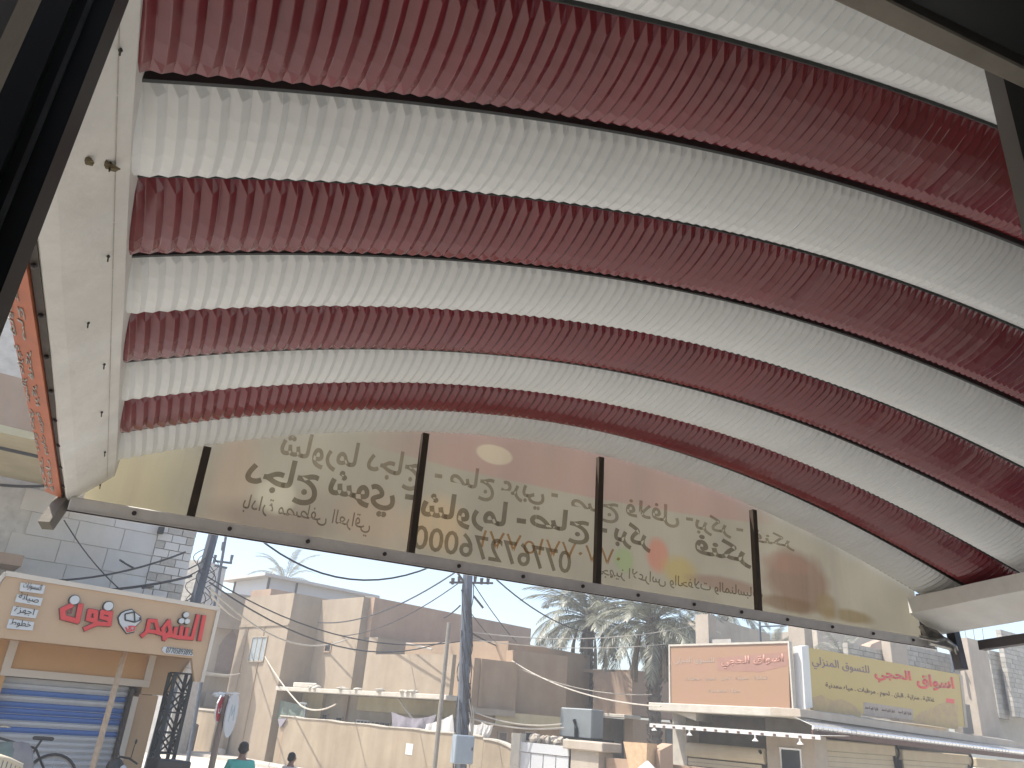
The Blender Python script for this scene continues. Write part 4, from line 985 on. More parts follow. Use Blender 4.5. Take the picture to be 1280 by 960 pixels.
# roof slab with projecting pale edges
m = MB(); GL.box(m, uLa-0.1, uLc+0.35, -0.55, 9, zLg-0.24, zLg); m.build('ledge_slab', 'slab_edge', mkt, bevel=0.02, label='sunlit concrete ledge under the faded orange sign')
def gz(px, py, v=0): return GR.hit(px, py, v)[1]
zg0, zg1 = gz(1000,886,-0.5), gz(1275,928,-0.5)
ug0, ug1 = GR.hit(1000,886,-0.5)[0], GR.hit(1275,928,-0.5)[0]
zat = lambda u: zg0+(zg1-zg0)*(u-ug0)/(ug1-ug0)
m = MB(); GR.poly(m, [(ug0,zat(ug0)-0.20),(ug1+3,zat(ug1+3)-0.20),(ug1+3,zat(ug1+3)),(ug0,zat(ug0))], -0.5, 0.6); m.build('ledge_slab', 'concrete', mkt, label='grey concrete ledge under the yellow sign')
# signs
sgn = thing('faded_sign', 'sun bleached orange sign board with barely legible lettering on the left ledge', 'sign', GL.p(1,0,zLg))
c = [GL.hit(*q, -0.12) for q in ((838,808),(985,804),(987,881),(838,880))]
zb_ = zLg+0.01
m = MB(); GL.poly(m, [c[0],c[1],(c[2][0],zb_),(c[3][0],zb_)], -0.12, -0.02); m.build('board', 'vinyl_fade', sgn)
ft_ = MB()
GL.poly(ft_, [(c[0][0]-0.06,c[0][1]),(c[1][0]+0.05,c[1][1]),(c[1][0]+0.05,c[1][1]+0.06),(c[0][0]-0.06,c[0][1]+0.06)], -0.15, 0.0)
GL.poly(ft_, [(c[0][0]-0.06,zb_),(c[0][0]-0.003,zb_),(c[0][0]-0.003,c[0][1]-0.002),(c[0][0]-0.06,c[0][1]-0.002)], -0.15, 0.0)
GL.poly(ft_, [(c[1][0]+0.003,zb_),(c[1][0]+0.05,zb_),(c[1][0]+0.05,c[1][1]-0.002),(c[1][0]+0.003,c[1][1]-0.002)], -0.15, 0.0)
ft_.build('sign_frame', 'slab_edge', sgn)
def gtext(Fm, par, s, a, b, hh, mt, v, bold=0.0, ar=True, name='lettering'):
    A, B = Fm.w(*a, v), Fm.w(*b, v); text(name, s, mt, par, A, (B-A).normalized(), up, (B-A).length, hh, 0.006, bold, ar)
m = MB(); a = [GL.hit(*q,-0.122) for q in ((896,822),(984,815),(984,832),(950,840),(897,838))]; GL.poly(m, a, -0.124, -0.1205); m.build('print_patch', 'vinyl_pink', sgn)
gtext(GL, sgn, 'للتسوق المنزلي', (843,832), (893,832), 0.26, 'print_grey', -0.1215)
gtext(GL, sgn, 'اسواق الحجي', (902,836), (980,832), 0.34, 'print_faint', -0.126, 0.02)
gtext(GL, sgn, 'غذائية . منزلية . البان . لحوم . مرطبات', (856,852), (960,851), 0.14, 'print_grey', -0.1215)
gtext(GL, sgn, 'مياه معدنية', (885,866), (925,866), 0.12, 'print_grey', -0.1215)
ysg = thing('yellow_sign', 'yellow market sign board with red Arabic name and dark product line on the right ledge', 'sign', GR.p(4,0,zL2))
c = [GR.hit(*q, -0.15) for q in ((1009,809),(1199,843),(1206,909),(1014,884))]
m = MB(); GR.poly(m, c, -0.15, -0.05); m.build('board', 'vinyl_yellow', ysg)
e = GR.hit(1002,808,-0.2); e2 = GR.hit(1007,886,-0.2)
m = MB(); GR.poly(m, [e,(c[0][0]-0.003,c[0][1]+0.05),(c[3][0]-0.003,c[3][1]-0.01),(e2[0],e2[1]-0.01)], -0.2, 0.1); m.build('end_panel', 'white', ysg)
m = MB(); GR.poly(m, [(c[1][0]+0.003,c[1][1]),(c[1][0]+0.18,c[1][1]-0.01),(c[2][0]+0.18,c[2][1]),(c[2][0]+0.003,c[2][1])], -0.17, 0.0); m.build('end_panel', 'concrete', ysg)
Z5 = lambda x, y: (990+x/4.362, 740+y/4.364)
gtext(GR, ysg, 'للتسوق المنزلي', Z5(112,418), Z5(425,468), 0.36, 'print_violet', -0.156, 0.0)
gtext(GR, ysg, 'اسواق', Z5(685,530), Z5(890,548), 0.50, 'print_red', -0.156, 0.035)
gtext(GR, ysg, 'الحجي', Z5(455,492), Z5(655,512), 0.46, 'print_red', -0.156, 0.035)
gtext(GR, ysg, 'غذائية . منزلية . البان . لحوم . مرطبات . مياه معدنية', Z5(185,532), Z5(780,612), 0.21, 'print_brown', -0.156, 0.004)
for (q, mt) in ((((112,575),(160,560),(215,590),(270,582),(330,612),(372,650),(375,698),(112,656)),'vinyl_photo'),(((390,600),(660,640),(660,700),(390,672)),'print_grey'),(((665,690),(700,655),(745,640),(800,612),(850,600),(905,622),(905,752),(668,716)),'vinyl_photo'),(((840,580),(885,585),(885,610),(840,603)),'print_red')):
    m = MB(); GR.poly(m, [GR.hit(*Z5(*p),-0.15) for p in q], -0.1535, -0.1505); m.build('print_patch', mt, ysg)
for i in range(3):
    gtext(GR, ysg, '07703312345 07801234567'[:23] if False else 'ادارة ابو احمد', Z5(400+i*90,640+i*12), Z5(470+i*90,652+i*12), 0.11, 'print_brown', -0.158, 0.0)

# ground storey: left side
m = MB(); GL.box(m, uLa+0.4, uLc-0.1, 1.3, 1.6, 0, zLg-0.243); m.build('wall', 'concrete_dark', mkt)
hl = lambda px, py, v=0.6: GL.hit(px, py, v)
p0, p1 = hl(841,930), hl(858,930); m = MB(); GL.box(m, p0[0], p1[0], 0.6, 1.28, 0, zLg-0.25); m.build('pillar', 'slab_edge', mkt)
p0, p1 = hl(958,930), hl(1016,930); m = MB(); GL.box(m, p0[0], uLc+0.1, 0.6, 1.28, 0, zLg-0.25); m.build('pillar', 'concrete', mkt)
# corbels under the ledge
for a, b in ((828,866),(965,1000)):
    q = [GL.hit(a+12,888,-0.3), GL.hit(a+34,888,-0.3), GL.hit(a+42,901,-0.3)]
    m = MB(); GL.poly(m, [(q[0][0],zLg-0.245),(q[2][0],zLg-0.245),(q[2][0],q[2][1])], -0.3, 0.55); m.build('corbel', 'slab_edge', mkt)
# roller shutter box, cream, with slats
a = hl(853,926,0.45); b = hl(952,940,0.45); zt_, zb_ = hl(900,932,0.45)[1]+0.02, hl(900,950,0.45)[1]
rs = thing('cream_shutter', 'cream roller shutter housing below the dark gap at the left shop bay', 'shutter', GL.p(a[0],0.45,zb_))
m = MB(); N = 10; r_ = (zt_-zb_)*0.5
m.prism([GL.p(a[0]+0.02, 0.55+r_*0.55-r_*0.55*cos(t), (zt_+zb_)/2+r_*sin(t)) for t in [pi*1.5-2*pi*i/16 for i in range(16)]], GL.U()*(b[0]-a[0]-0.04)); m.build('roll', 'cream', rs)
for k in range(14):
    z1 = zb_-0.03-k*0.11; m = MB(); GL.box(m, a[0]+0.08, b[0]-0.15, 0.62, 0.66, z1-0.10, z1)
    if k < 2 or k > 5: m.build('slat', 'cream', rs)
m = MB(); N = 12; pts = [GL.p(b[0]-0.1, 0.5+0.28*(1-cos(t)), zt_-0.05-0.35*(t/pi)) for t in [pi*i/N for i in range(N+1)]]; m.tube(pts, 0.04, 6); m.build('end_bracket', 'black_steel_and_shade', rs)
wn = thing('metal_window', 'narrow dark window in an aluminium frame set in the grey pillar at the shop corner', 'window', GL.p(uLc-0.8,0.5,2.0))
q0, q1 = GL.hit(975,935,0.58), GL.hit(1002,936,0.58)
zw = GL.hit(988,935,0.58)[1]
for (x0_, x1_, z0_, z1_) in ((q0[0],q0[0]+0.05,1.2,zw),(q1[0]-0.05,q1[0],1.2,zw),(q0[0]+0.05,q1[0]-0.05,zw-0.05,zw),(q0[0]+0.05,q1[0]-0.05,1.2,1.25)):
    m = MB(); GL.box(m, x0_, x1_, 0.54, 0.597, z0_, z1_); m.build('frame', 'silver', wn)
m = MB(); GL.box(m, q0[0]+0.05, q1[0]-0.05, 0.57, 0.59, 1.25, zw-0.05); m.build('pane', 'dark_glass', wn)
# awnings
aw = thing('left_awning', 'thin white corrugated awning with bulb holders over the left shop bay', 'awning', GL.p(2,-1.2,2.9))
va = -0.9
A0, A1 = GL.hit(813,904,va), GL.hit(1026,919,va)
m = MB(); nseg = 44
for i in range(nseg):
    f0, f1 = i/nseg, (i+1)/nseg; zz = lambda f: A0[1]+(A1[1]-A0[1])*f
    u0 = A0[0]+(A1[0]-A0[0])*f0; u1 = A0[0]+(A1[0]-A0[0])*f1; bmp = 0.012 if i % 2 else 0.0
    m.hexa([GL.p(u0,va,zz(f0)-0.03+bmp),GL.p(u1,va,zz(f1)-0.03+bmp),GL.p(u1,0.6,zz(f1)+0.03+bmp),GL.p(u0,0.6,zz(f0)+0.03+bmp)],
           [GL.p(u0,va,zz(f0)-0.022+bmp),GL.p(u1,va,zz(f1)-0.022+bmp),GL.p(u1,0.6,zz(f1)+0.038+bmp),GL.p(u0,0.6,zz(f0)+0.038+bmp)])
m.build('corrugated_sheet', 'slab_edge', aw, kind='stuff')
m = MB(); m.hexa([GL.p(A0[0],va-0.04,A0[1]-0.11),GL.p(A1[0],va-0.04,A1[1]-0.11),GL.p(A1[0],va-0.002,A1[1]-0.11),GL.p(A0[0],va-0.002,A0[1]-0.11)],[GL.p(A0[0],va-0.04,A0[1]),GL.p(A1[0],va-0.04,A1[1]),GL.p(A1[0],va-0.002,A1[1]),GL.p(A0[0],va-0.002,A0[1])]); m.build('front_strip', 'white', aw)
for i in range(15):
    f = (i+0.5)/15; u_ = A0[0]+(A1[0]-A0[0])*f; z_ = A0[1]+(A1[1]-A0[1])*f
    m = MB(); GL.box(m, u_-0.045, u_+0.045, va-0.055, va-0.041, z_-0.10, z_-0.045); m.build('clip', 'rust', aw)
for px, py in ((818,910),(862,916),(944,923),(1000,927)):
    u_, z_ = GL.hit(px, py, va-0.02); m = MB(); m.tube([GL.p(u_,va-0.02,z_+0.10),GL.p(u_,va-0.02,z_)],0.025,6); m.tube([GL.p(u_,va-0.02,z_),GL.p(u_,va-0.02,z_-0.07)],[0.03,0.10],8); m.build('bulb_holder', 'white', aw)
# right side bay
hr = lambda px, py, v=0.7: GR.hit(px, py, v)
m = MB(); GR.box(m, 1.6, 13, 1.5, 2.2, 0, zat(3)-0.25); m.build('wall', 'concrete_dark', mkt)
ra = thing('silver_awning', 'glossy silver ribbed awning edge over the right cream shutters', 'awning', GR.p(4,-1,3))
vr = -0.8
B0, B1 = GR.hit(1015,906,vr), GR.hit(1278,939,vr)
zz = lambda u: B0[1]+(B1[1]-B0[1])*(u-B0[0])/(B1[0]-B0[0])
U1 = B1[0]+2
N = 64
for i in range(N):
    u0 = B0[0]+(U1-B0[0])*i/N; u1 = B0[0]+(U1-B0[0])*(i+0.86)/N; m = MB()
    pr = [(vr,-0.13),(vr-0.05,-0.09),(vr-0.055,-0.035),(vr-0.02,0.0),(0.4,0.42),(0.4,0.40),(vr,-0.02),(vr+0.02,-0.1)]
    m.add([GR.p(u0, v_, zz(u0)+z_) for v_, z_ in pr]+[GR.p(u1, v_, zz(u1)+z_) for v_, z_ in pr], [tuple(range(8)),tuple(range(8,16))]+[(j,(j+1)%8,8+(j+1)%8,8+j) for j in range(8)])
    m.build('rib', 'silver', ra)
m = MB(); m.hexa([GR.p(B0[0],vr-0.01,B0[1]-0.27),GR.p(U1,vr-0.01,zz(U1)-0.27),GR.p(U1,vr+0.03,zz(U1)-0.27),GR.p(B0[0],vr+0.03,B0[1]-0.27)],[GR.p(B0[0],vr-0.01,B0[1]-0.135),GR.p(U1,vr-0.01,zz(U1)-0.135),GR.p(U1,vr+0.03,zz(U1)-0.135),GR.p(B0[0],vr+0.03,B0[1]-0.135)]); m.build('lower_edge', 'rust', ra)
for i, (xa, xb) in enumerate(((1030,1122),(1128,1213),(1219,1330))):
    v_ = 0.7; ua, ub = hr(xa,940)[0], hr(xb,950)[0]; zt_ = hr((xa+xb)/2, 925+(xa-1030)*0.125+3)[1]; zb_ = zt_-0.62
    rs = thing('cream_shutter', ['cream roller shutter at the right bay, nearest the shop corner','middle cream roller shutter under the silver awning','rightmost cream roller shutter under the silver awning'][i], 'shutter', GR.p(ua,v_,zb_), 'cream roller shutters under the silver awning')
    m = MB(); GR.box(m, ua+0.03, ub-0.05, v_, v_+0.3, zb_+0.30, zt_); m.build('housing', 'cream', rs, bevel=0.03)
    for k in range(10):
        z1 = zb_+0.29-k*0.14; m = MB(); GR.box(m, ua+0.1, ub-0.15, v_+0.06, v_+0.11, z1-0.13, z1); m.build('slat', 'cream', rs)
    m = MB(); N = 10; pts = [GR.p(ub-0.02+0.10*sin(t), v_-0.03, zt_+0.02-0.40*(t/pi)) for t in [pi*k/N for k in range(N+1)]]+[GR.p(ub-0.15, v_-0.03, zt_-0.44), GR.p(ub-0.16, v_-0.03, zt_-0.75)]; m.tube(pts, 0.035, 6); m.build('end_bracket', 'black_steel_and_shade', rs)
g = GR.hit(1024,918,0.5); m = MB(); m.tube([GR.p(g[0]-0.1,0.4,g[1]-0.2),GR.p(g[0]+0.06,0.4,g[1]-0.12),GR.p(g[0]+0.1,0.4,g[1]-0.4),GR.p(g[0]-0.06,0.4,g[1]-0.62)],0.05,7); tag(m.build('bent_pipe', 'rust'), 'bent rusty pipe hooked on the shop corner below the awnings', 'pipe')

# ------------------------------------------------------------------ unfinished storey above the market
unf = thing('unfinished_storey', 'unfinished upper storey with bare concrete columns, rebar and block walls behind the signs', 'building', (19,20,zLg))
def column(Fm, px0, px1, ptop, v, dep, zb, rebar=True, mt='concrete'):
    a, b = Fm.hit(px0, ptop, v), Fm.hit(px1, ptop, v); zt_ = (a[1]+b[1])/2; m = MB(); Fm.box(m, a[0], b[0], v, v+dep, zb, zt_); c_ = m.build('column', mt, unf)
    if rebar:
        for k in range(4):
            u_ = a[0]+0.05+(b[0]-a[0]-0.1)*(k % 2); w_ = v+0.05+(dep-0.1)*(k//2); m = MB()
            m.tube([Fm.p(u_,w_,zt_-0.02), Fm.p(u_+R.uniform(-0.05,0.05),w_,zt_+0.5+R.uniform(0,0.3))],0.010,4); m.build('rebar', 'rust', c_)
column(GL, 869,885,768, 1.2, 0.45, zLg)
m = MB(); a = GL.hit(884,795,1.3); b = GL.hit(914,810,1.3); GL.box(m, a[0]+0.003, b[0], 1.3, 1.5, zLg, GL.hit(900,799,1.3)[1]); m.build('block_wall', 'block', unf)
column(GL, 984,1004,772, 0.9, 0.45, zLg, True, 'concrete')
column(GR, 1111,1131,790, 2.2, 0.35, zat(2))
column(GR, 1209,1232,800, 0.9, 0.45, zat(4), True, 'concrete')
column(GR, 1199,1212,880, 0.4, 0.3, zat(4), False, 'concrete_dark')
def blockwall(Fm, px0, px1, ptop, v, zb, bh=0.19, bw=0.40, ragged=True, mts=('block','block_b')):
    ua, ub = Fm.hit(px0, ptop, v)[0], Fm.hit(px1, ptop, v)[0]; zt_ = Fm.hit((px0+px1)/2, ptop, v)[1]
    m = MB(); Fm.box(m, ua+0.01, ub-0.01, v+0.03, v+0.17, zb, zt_-0.25); m.build('wall_core', 'joint', unf)
    r_ = 0; z = zb
    while z < zt_:
        u = ua-(bw/2 if r_ % 2 else 0); e_ = R.uniform(0,0.5) if (ragged and z > zt_-0.5) else 0
        while u < ub-e_:
            x0_, x1_ = max(u, ua), min(u+bw-0.015, ub)
            if x1_-x0_ > 0.06: m = MB(); Fm.box(m, x0_, x1_, v+R.uniform(-0.006,0.012), v+0.2, z, z+bh-0.015); m.build('block', R.choice(mts), unf)
            u += bw
        z += bh; r_ += 1
blockwall(GR, 1132, 1208, 815, 2.4, zat(4)+0.3, ragged=False)
blockwall(GR, 1060, 1111, 812, 2.6, zat(2)+0.3, ragged=False)
blockwall(GR, 1236, 1252, 815, 1.3, zat(6)+0.8)
blockwall(GR, 1252, 1284, 796, 0.9, zat(6)+0.9, mts=('block_b','block_b','block'))
m = MB(); GR.box(m, GR.hit(1212,900,1.6)[0], GR.hit(1330,900,1.6)[0], 1.6, 1.8, zat(6)-0.1, GR.hit(1250,868,1.6)[1]); m.build('low_parapet', 'block_b', unf)
pf = thing('pipe_frame', 'thin grey pipe scaffold rising behind the faded orange sign', 'scaffold', GL.p(3,1,zLg))
a, b = GL.w(949,765,1.0), GL.w(951,806,1.0); m = MB(); m.tube([a,b],0.035,6); m.build('upright', 'pole', pf)
m = MB(); m.tube([GL.w(950,783,1.0),GL.w(983,782,1.0)],0.025,6); m.build('crosspiece', 'pole', pf)
m = MB(); m.tube([GR.w(1188,812,1.4),GR.w(1192,840,1.4)],0.05,6); m.tube([GR.w(1185,811,1.4),GR.w(1232,812,1.4)],0.025,6); tag(m.build('standpipe', 'pole'), 'short bent standpipe left of the bare concrete column on the roof', 'pipe')
# houses behind it
hb = thing('mound_house', 'dark brown sloping roofed wall behind the faded orange sign', 'building', atY(920,800,34))
G5 = Fr(atY(884,800,34).x, 34, 1, -0.2)
m = MB(); G5.poly(m, [(G5.hit(884,800)[0],0),(G5.hit(962,800)[0],0),G5.hit(962,793),G5.hit(950,789),G5.hit(905,776),G5.hit(884,772)], 0, 4); m.build('wall', 'plaster_grey', hb)
hb = thing('grey_house', 'flat grey house wall behind the yellow sign, with a palm top in front', 'building', atY(1060,800,42))
G6 = Fr(atY(1022,800,42).x, 42, 1, -0.1)
m = MB(); G6.box(m, G6.hit(1022,800)[0], G6.hit(1170,800)[0], 0, 5, 0, G6.hit(1060,791)[1]); m.build('wall', 'plaster_grey', hb)
m = MB(); G6.poly(m, [G6.hit(1083,815,-3),G6.hit(1135,815,-3),G6.hit(1128,806,-3),G6.hit(1105,799,-3),G6.hit(1090,805,-3)], -3, -2); m.build('rose_roof', 'plaster_rose', hb)

# ================================================================== PALMS
def frond_mesh(seed, L, droop, leaf):
    rr = random.Random(seed); m = MB(); n = 15; pts = []
    p = Vector((0,0,0)); a = 0.0
    for i in range(n+1):
        pts.append(p.copy()); a_ = -droop*(i/n)**1.3; p = p+Vector((cos(a_),0,sin(a_)))*(L/n)
    m.tube(pts, 0.035, 4, r2=0.006)
    nl = 46
    for side_ in (-1,1):
        for k in range(nl):
            f = 0.14+0.86*(k+rr.random()*0.6)/nl; x = min(f*n, n-0.001); i = int(x); q = pts[i].lerp(pts[i+1], x-i); d = (pts[i+1]-pts[i]).normalized()
            l_ = leaf*(0.55+0.9*sin(pi*min(1,f*0.95)))*rr.uniform(0.8,1.15)*(1 if f < 0.93 else 0.7)
            dirn = (d*(0.55+0.5*f)+Vector((0,side_,0))*1.0+Vector((0,0,rr.uniform(-0.75,-0.1)))).normalized()
            wv = d.cross(dirn).cross(dirn).normalized()*0.020
            mid = q+dirn*l_*0.55; tip = q+dirn*l_+Vector((0,0,-0.12*l_))
            m.add([q-wv*0.6, q+wv*0.6, mid+wv, mid-wv, tip], [(0,1,2,3),(3,2,4)])
    me = bpy.data.meshes.new('frond'); me.from_pydata(m.v, [], m.f); me.materials.append(MT['palm']); return me
FRM = [frond_mesh(3+i, 3.4+0.25*(i % 3), 1.0+0.25*i, 0.42) for i in range(5)]
def palm(label, px, pytop, Y, nf, scale=1.0, trunk_r=0.24, group=None, dry=True):
    t_ = atY(px, pytop, Y); b_ = Vector((t_.x, t_.y, 0)); t = thing('date_palm', label, 'palm tree', b_, group)
    m = MB(); n = 46; pts = []; rs = []
    for i in range(n+1):
        z = t_.z*i/n; pts.append(Vector((t_.x+0.05*sin(z*0.7), t_.y, z))); rs.append(trunk_r*(1.08 if i % 2 else 0.92)*(1+0.15*(i > n*0.85)))
    m.tube(pts, rs, 10)
    tr_ = m.build('trunk', 'trunk', t)
    m = MB()
    for i in range(150):                              # stubs of cut leaf bases
        z = t_.z*R.uniform(0.2,0.99); a = R.random()*2*pi; q = Vector((t_.x+0.05*sin(z*0.7)+trunk_r*0.95*cos(a), t_.y+trunk_r*0.95*sin(a), z)); d = Vector((cos(a)*0.6, sin(a)*0.6, 1)).normalized()
        m.bar(q, q+d*R.uniform(0.10,0.2), 0.055)
    m.build('leaf_base', 'trunk', t, kind='stuff')
    for k in range(nf):
        el = radians(80-98*(k/nf)**0.9+R.uniform(-8,8)); az = k*2.39996+R.uniform(-0.2,0.2)
        o = bpy.data.objects.new('frond', R.choice(FRM)); C.objects.link(o); o.parent = t
        o.location = (0.05*sin(t_.z*0.7)+0.12*cos(az), 0.12*sin(az), t_.z-0.15-0.35*(k/nf)); s_ = scale*R.uniform(0.85,1.1)
        o.scale = (s_, s_, s_); o.rotation_euler = (R.uniform(-0.25,0.25), -el, az)
    if dry:
        for k in range(9):                            # hanging dry fronds and fruit stalks
            az = R.random()*2*pi; x = t_.x+0.55*cos(az); y = t_.y+0.55*sin(az); m = MB()
            l_ = R.uniform(1.2,2.1); m.tube([(t_.x+0.15*cos(az),t_.y+0.15*sin(az),t_.z-0.3),(x,y,t_.z-0.6),(x+0.25*cos(az),y+0.25*sin(az),t_.z-0.6-l_*0.6),(x+0.28*cos(az),y+0.28*sin(az),t_.z-0.6-l_)],[0.03,0.03,0.07,0.10],6); m.build('dry_stalk', 'palm_dry', t)
    return t
palm('tall date palm whose trunk stands behind the grey water tank', 738, 764, 33, 62, 1.02, 0.23)
palm('date palm with thick dark trunk just left of the faded orange sign', 817, 768, 27, 58, 0.86, 0.26)
palm('date palm crown showing between the bare column and the orange sign', 905, 752, 38, 34, 0.9, 0.2, dry=False)
palm('small palm top rising over the yellow sign before the grey wall', 1052, 812, 36, 24, 0.62, 0.18, dry=False)
palm('palm crown showing in the gap between pipe scaffold and bare column', 968, 806, 46, 30, 0.8, 0.2, dry=False)
palm('distant palm crown peeking over the white roof shed', 356, 722, 62, 22, 0.9, 0.2, dry=False)
palm('slim palm just behind the left edge of the orange sign', 842, 800, 34, 26, 0.8, 0.2)

# ================================================================== POLES AND SIGNS
def pole(name, label, pt, pb, Y, r0, r1, mt, n=8, extra=None):
    a, b = atY(*pt, Y), atY(*pb, Y); x = b.x+(a.x-b.x)*0; t = thing(name, label, 'utility pole', (b.x, Y, 0))
    d = (b-a); k = -b.z/d.z if d.z else 0; foot = b+d*k; foot = Vector((foot.x, foot.y, 0))
    m = MB(); m.tube([foot, a+(a-b)*0.35], r0, n, r2=r1); m.build('shaft', mt, t); return t, a, foot
pA, aA, fA = pole('utility_pole', 'dark utility pole smothered in cables just right of the orange shop sign', (265,675), (246,745), 24, 0.17, 0.15, 'pole')
m = MB()
for i in range(34):
    z = aA.z-R.uniform(-0.2,2.6); x = aA.x-(aA.z-z)*0.02; a = R.random()*2*pi; r_ = R.uniform(0.12,0.42); 
    pts = [Vector((x+(0.15+r_*abs(sin(t_*pi)))*cos(a), 24+0.2*sin(a), z-0.1-0.5*t_)) for t_ in [k/6 for k in range(7)]]; m.tube(pts, 0.014, 4)
m.build('cable_bundle', 'cable_dark', pA, kind='stuff')
pB, aB, fB = pole('steel_pole', 'thin steel pole with short crossarms behind the cluttered pole', (279,690), (268,755), 30, 0.07, 0.05, 'pole')
for (x0_, x1_, y_) in ((266,290,702),(268,284,708)):
    m = MB(); m.bar(atY(x0_,y_-1,30), atY(x1_,y_+2,30), 0.07); m.build('crossarm', 'pole', pB)
for q in ((268,700),(289,700),(278,684)):
    m = MB(); c_ = atY(*q,30); m.tube([c_-Vector((0,0,0.12)), c_+Vector((0,0,0.18))],[0.04,0.06],7); m.build('insulator', 'pole', pB)
pC, aC, fC = pole('utility_pole', 'thick grey blue utility pole wrapped in cables with a meter box at its foot', (585,716), (577,930), 26, 0.21, 0.17, 'pole', 9)
m = MB()
for i in range(46):
    f = R.random(); z0 = aC.z-0.3-R.uniform(0,5.2); a = R.random()*2*pi; l_ = R.uniform(0.6,1.8)
    pts = []
    for k in range(6):
        t_ = k/5; z = z0-l_*t_; x = fC.x+(aC.x-fC.x)*(z/aC.z); rr_ = 0.20+0.06*abs(sin(t_*pi))
        pts.append((x+rr_*cos(a+t_), 26+rr_*sin(a+t_), max(z,0.3)))
    m.tube(pts, 0.017, 4)
m.build('cable_bundle', 'cable_dark', pC, kind='stuff')
m = MB()
for i in range(8):
    z0 = aC.z-4.2-0.4*i*0.5; a = -pi/2+R.uniform(-0.6,0.6); pts = [(fC.x+0.02+0.22*cos(a+t_*1.2), 26+0.24*sin(a+t_*1.2), z0-0.9*t_) for t_ in (0,0.3,0.6,1)]; m.tube(pts, 0.022, 4)
m.build('pale_cable', 'cable_pale', pC, kind='stuff')
def P3(px, py, Y=26): return atY(px, py, Y)
m = MB(); m.bar(P3(562,728), P3(616,729), 0.07); m.build('crossarm', 'dark_tube', pC)
for (a, b) in (((572,716),(583,732)),((577,737),(583,747)),((592,745),(604,760))):
    m = MB(); m.bar(P3(*a), P3(*b), 0.06); m.build('stay', 'dark_tube', pC)
for q in ((566,727),(574,725),(594,724),(602,727),(610,727)):
    m = MB(); c_ = P3(*q); m.tube([c_-Vector((0,0,0.1)), c_+Vector((0,0,0.12))],[0.05,0.07],7); m.build('insulator', 'dark_tube', pC)
a = atY(567,918,25.6); b = atY(587,955,25.6)
mbx = thing('meter_box', 'blue grey sheet metal meter box strapped to the foot of the thick pole', 'box', ((a.x+b.x)/2,25.5,b.z))
m = MB(); m.box(a.x,b.x,25.35,25.7,b.z,a.z); m.build('case', 'meter_blue', mbx, bevel=0.02)
m = MB(); m.box(a.x+0.03,b.x-0.03,25.33,25.347,b.z+0.03,a.z-0.03); m.build('door', 'meter_blue', mbx, bevel=0.005)
m = MB(); m.box(b.x-0.09,b.x-0.06,25.31,25.329,b.z+0.4,b.z+0.5); m.build('latch', 'dark_tube', mbx)
pD, aD, fD = pole('thin_post', 'thin grey brown post standing before the garden wall left of the thick pole', (557,823), (543,960), 24, 0.075, 0.065, 'pole_grey')
# traffic signs on one post
sp = atY(264,960,15.5); tp = atY(283,868,15.5)
ts = thing('sign_post', 'leaning post carrying a red stop sign edge on and a white board turned away', 'traffic sign', (sp.x,15.5,0))
d = sp-tp; foot = sp+d*(-sp.z/d.z)
m = MB(); m.tube([foot, tp], 0.055, 8); m.build('post', 'pole_wood', ts)
def octo(c, rx, n, ang, dz=0):
    e = Vector((cos(ang), sin(ang), 0)); return [Vector(c)+e*rx*cos(2*pi*(i+0.5)/n)+Vector((0,0,rx*sin(2*pi*(i+0.5)/n))) for i in range(n)]
SC = atY(274,886,15.45); ang = radians(66); nv_ = Vector((sin(ang), -cos(ang), 0))
m = MB(); m.prism(octo(SC, 0.235, 8, ang), nv_*0.02); m.build('stop_rim', 'white', ts)
m = MB(); m.prism([p+nv_*0.0205 for p in octo(SC, 0.215, 8, ang)], nv_*0.006); m.build('stop_plate', 'stop_red', ts)
e = Vector((cos(ang), sin(ang), 0))
text('stop_word', 'قف', 'white', ts, SC+nv_*0.0275-e*0.13+Vector((0,0,-0.08)), e, up, 0.26, 0.17, 0.004, 0.02)
WC = atY(288,893,15.6); ang2 = radians(58); nv2 = Vector((sin(ang2), -cos(ang2), 0))
m = MB(); m.prism([Vector(WC)+Vector((cos(ang2),sin(ang2),0))*0.24*cos(2*pi*i/18)+Vector((0,0,0.38*sin(2*pi*i/18))) for i in range(18)], nv2*0.025); m.build('white_board', 'panel_white', ts)
e2 = Vector((cos(ang2), sin(ang2), 0)); m = MB()
for a_, b_ in (((-0.10,-0.12),(-0.06,0.16)),((-0.06,0.16),(0.0,-0.02)),((0.0,-0.02),(0.07,0.15)),((0.07,0.15),(0.10,-0.10))): m.bar(WC+nv2*0.027+e2*a_[0]+Vector((0,0,a_[1])), WC+nv2*0.027+e2*b_[0]+Vector((0,0,b_[1])), 0.012)
m.build('faded_drawing', 'board_faint', ts)
m = MB(); m.ball(atY(276,869,15.5), 0.15, 0.05, 0.05, jit=0.3); m.bar(atY(283,866,15.5), atY(299,867,15.5), 0.02); m.build('bracket', 'white', ts)
m = MB()
for i in range(14): g = ground(283+R.uniform(-12,14), 944+R.uniform(-3,3)); m.ball(g+Vector((0,0,0.12)), R.uniform(0.15,0.45), n=7, m=5, jit=0.3)
tag(m.build('rubble_heap', 'rubble'), 'heap of pale rubble at the foot of the tower by the sign post', 'rubble', kind='stuff')

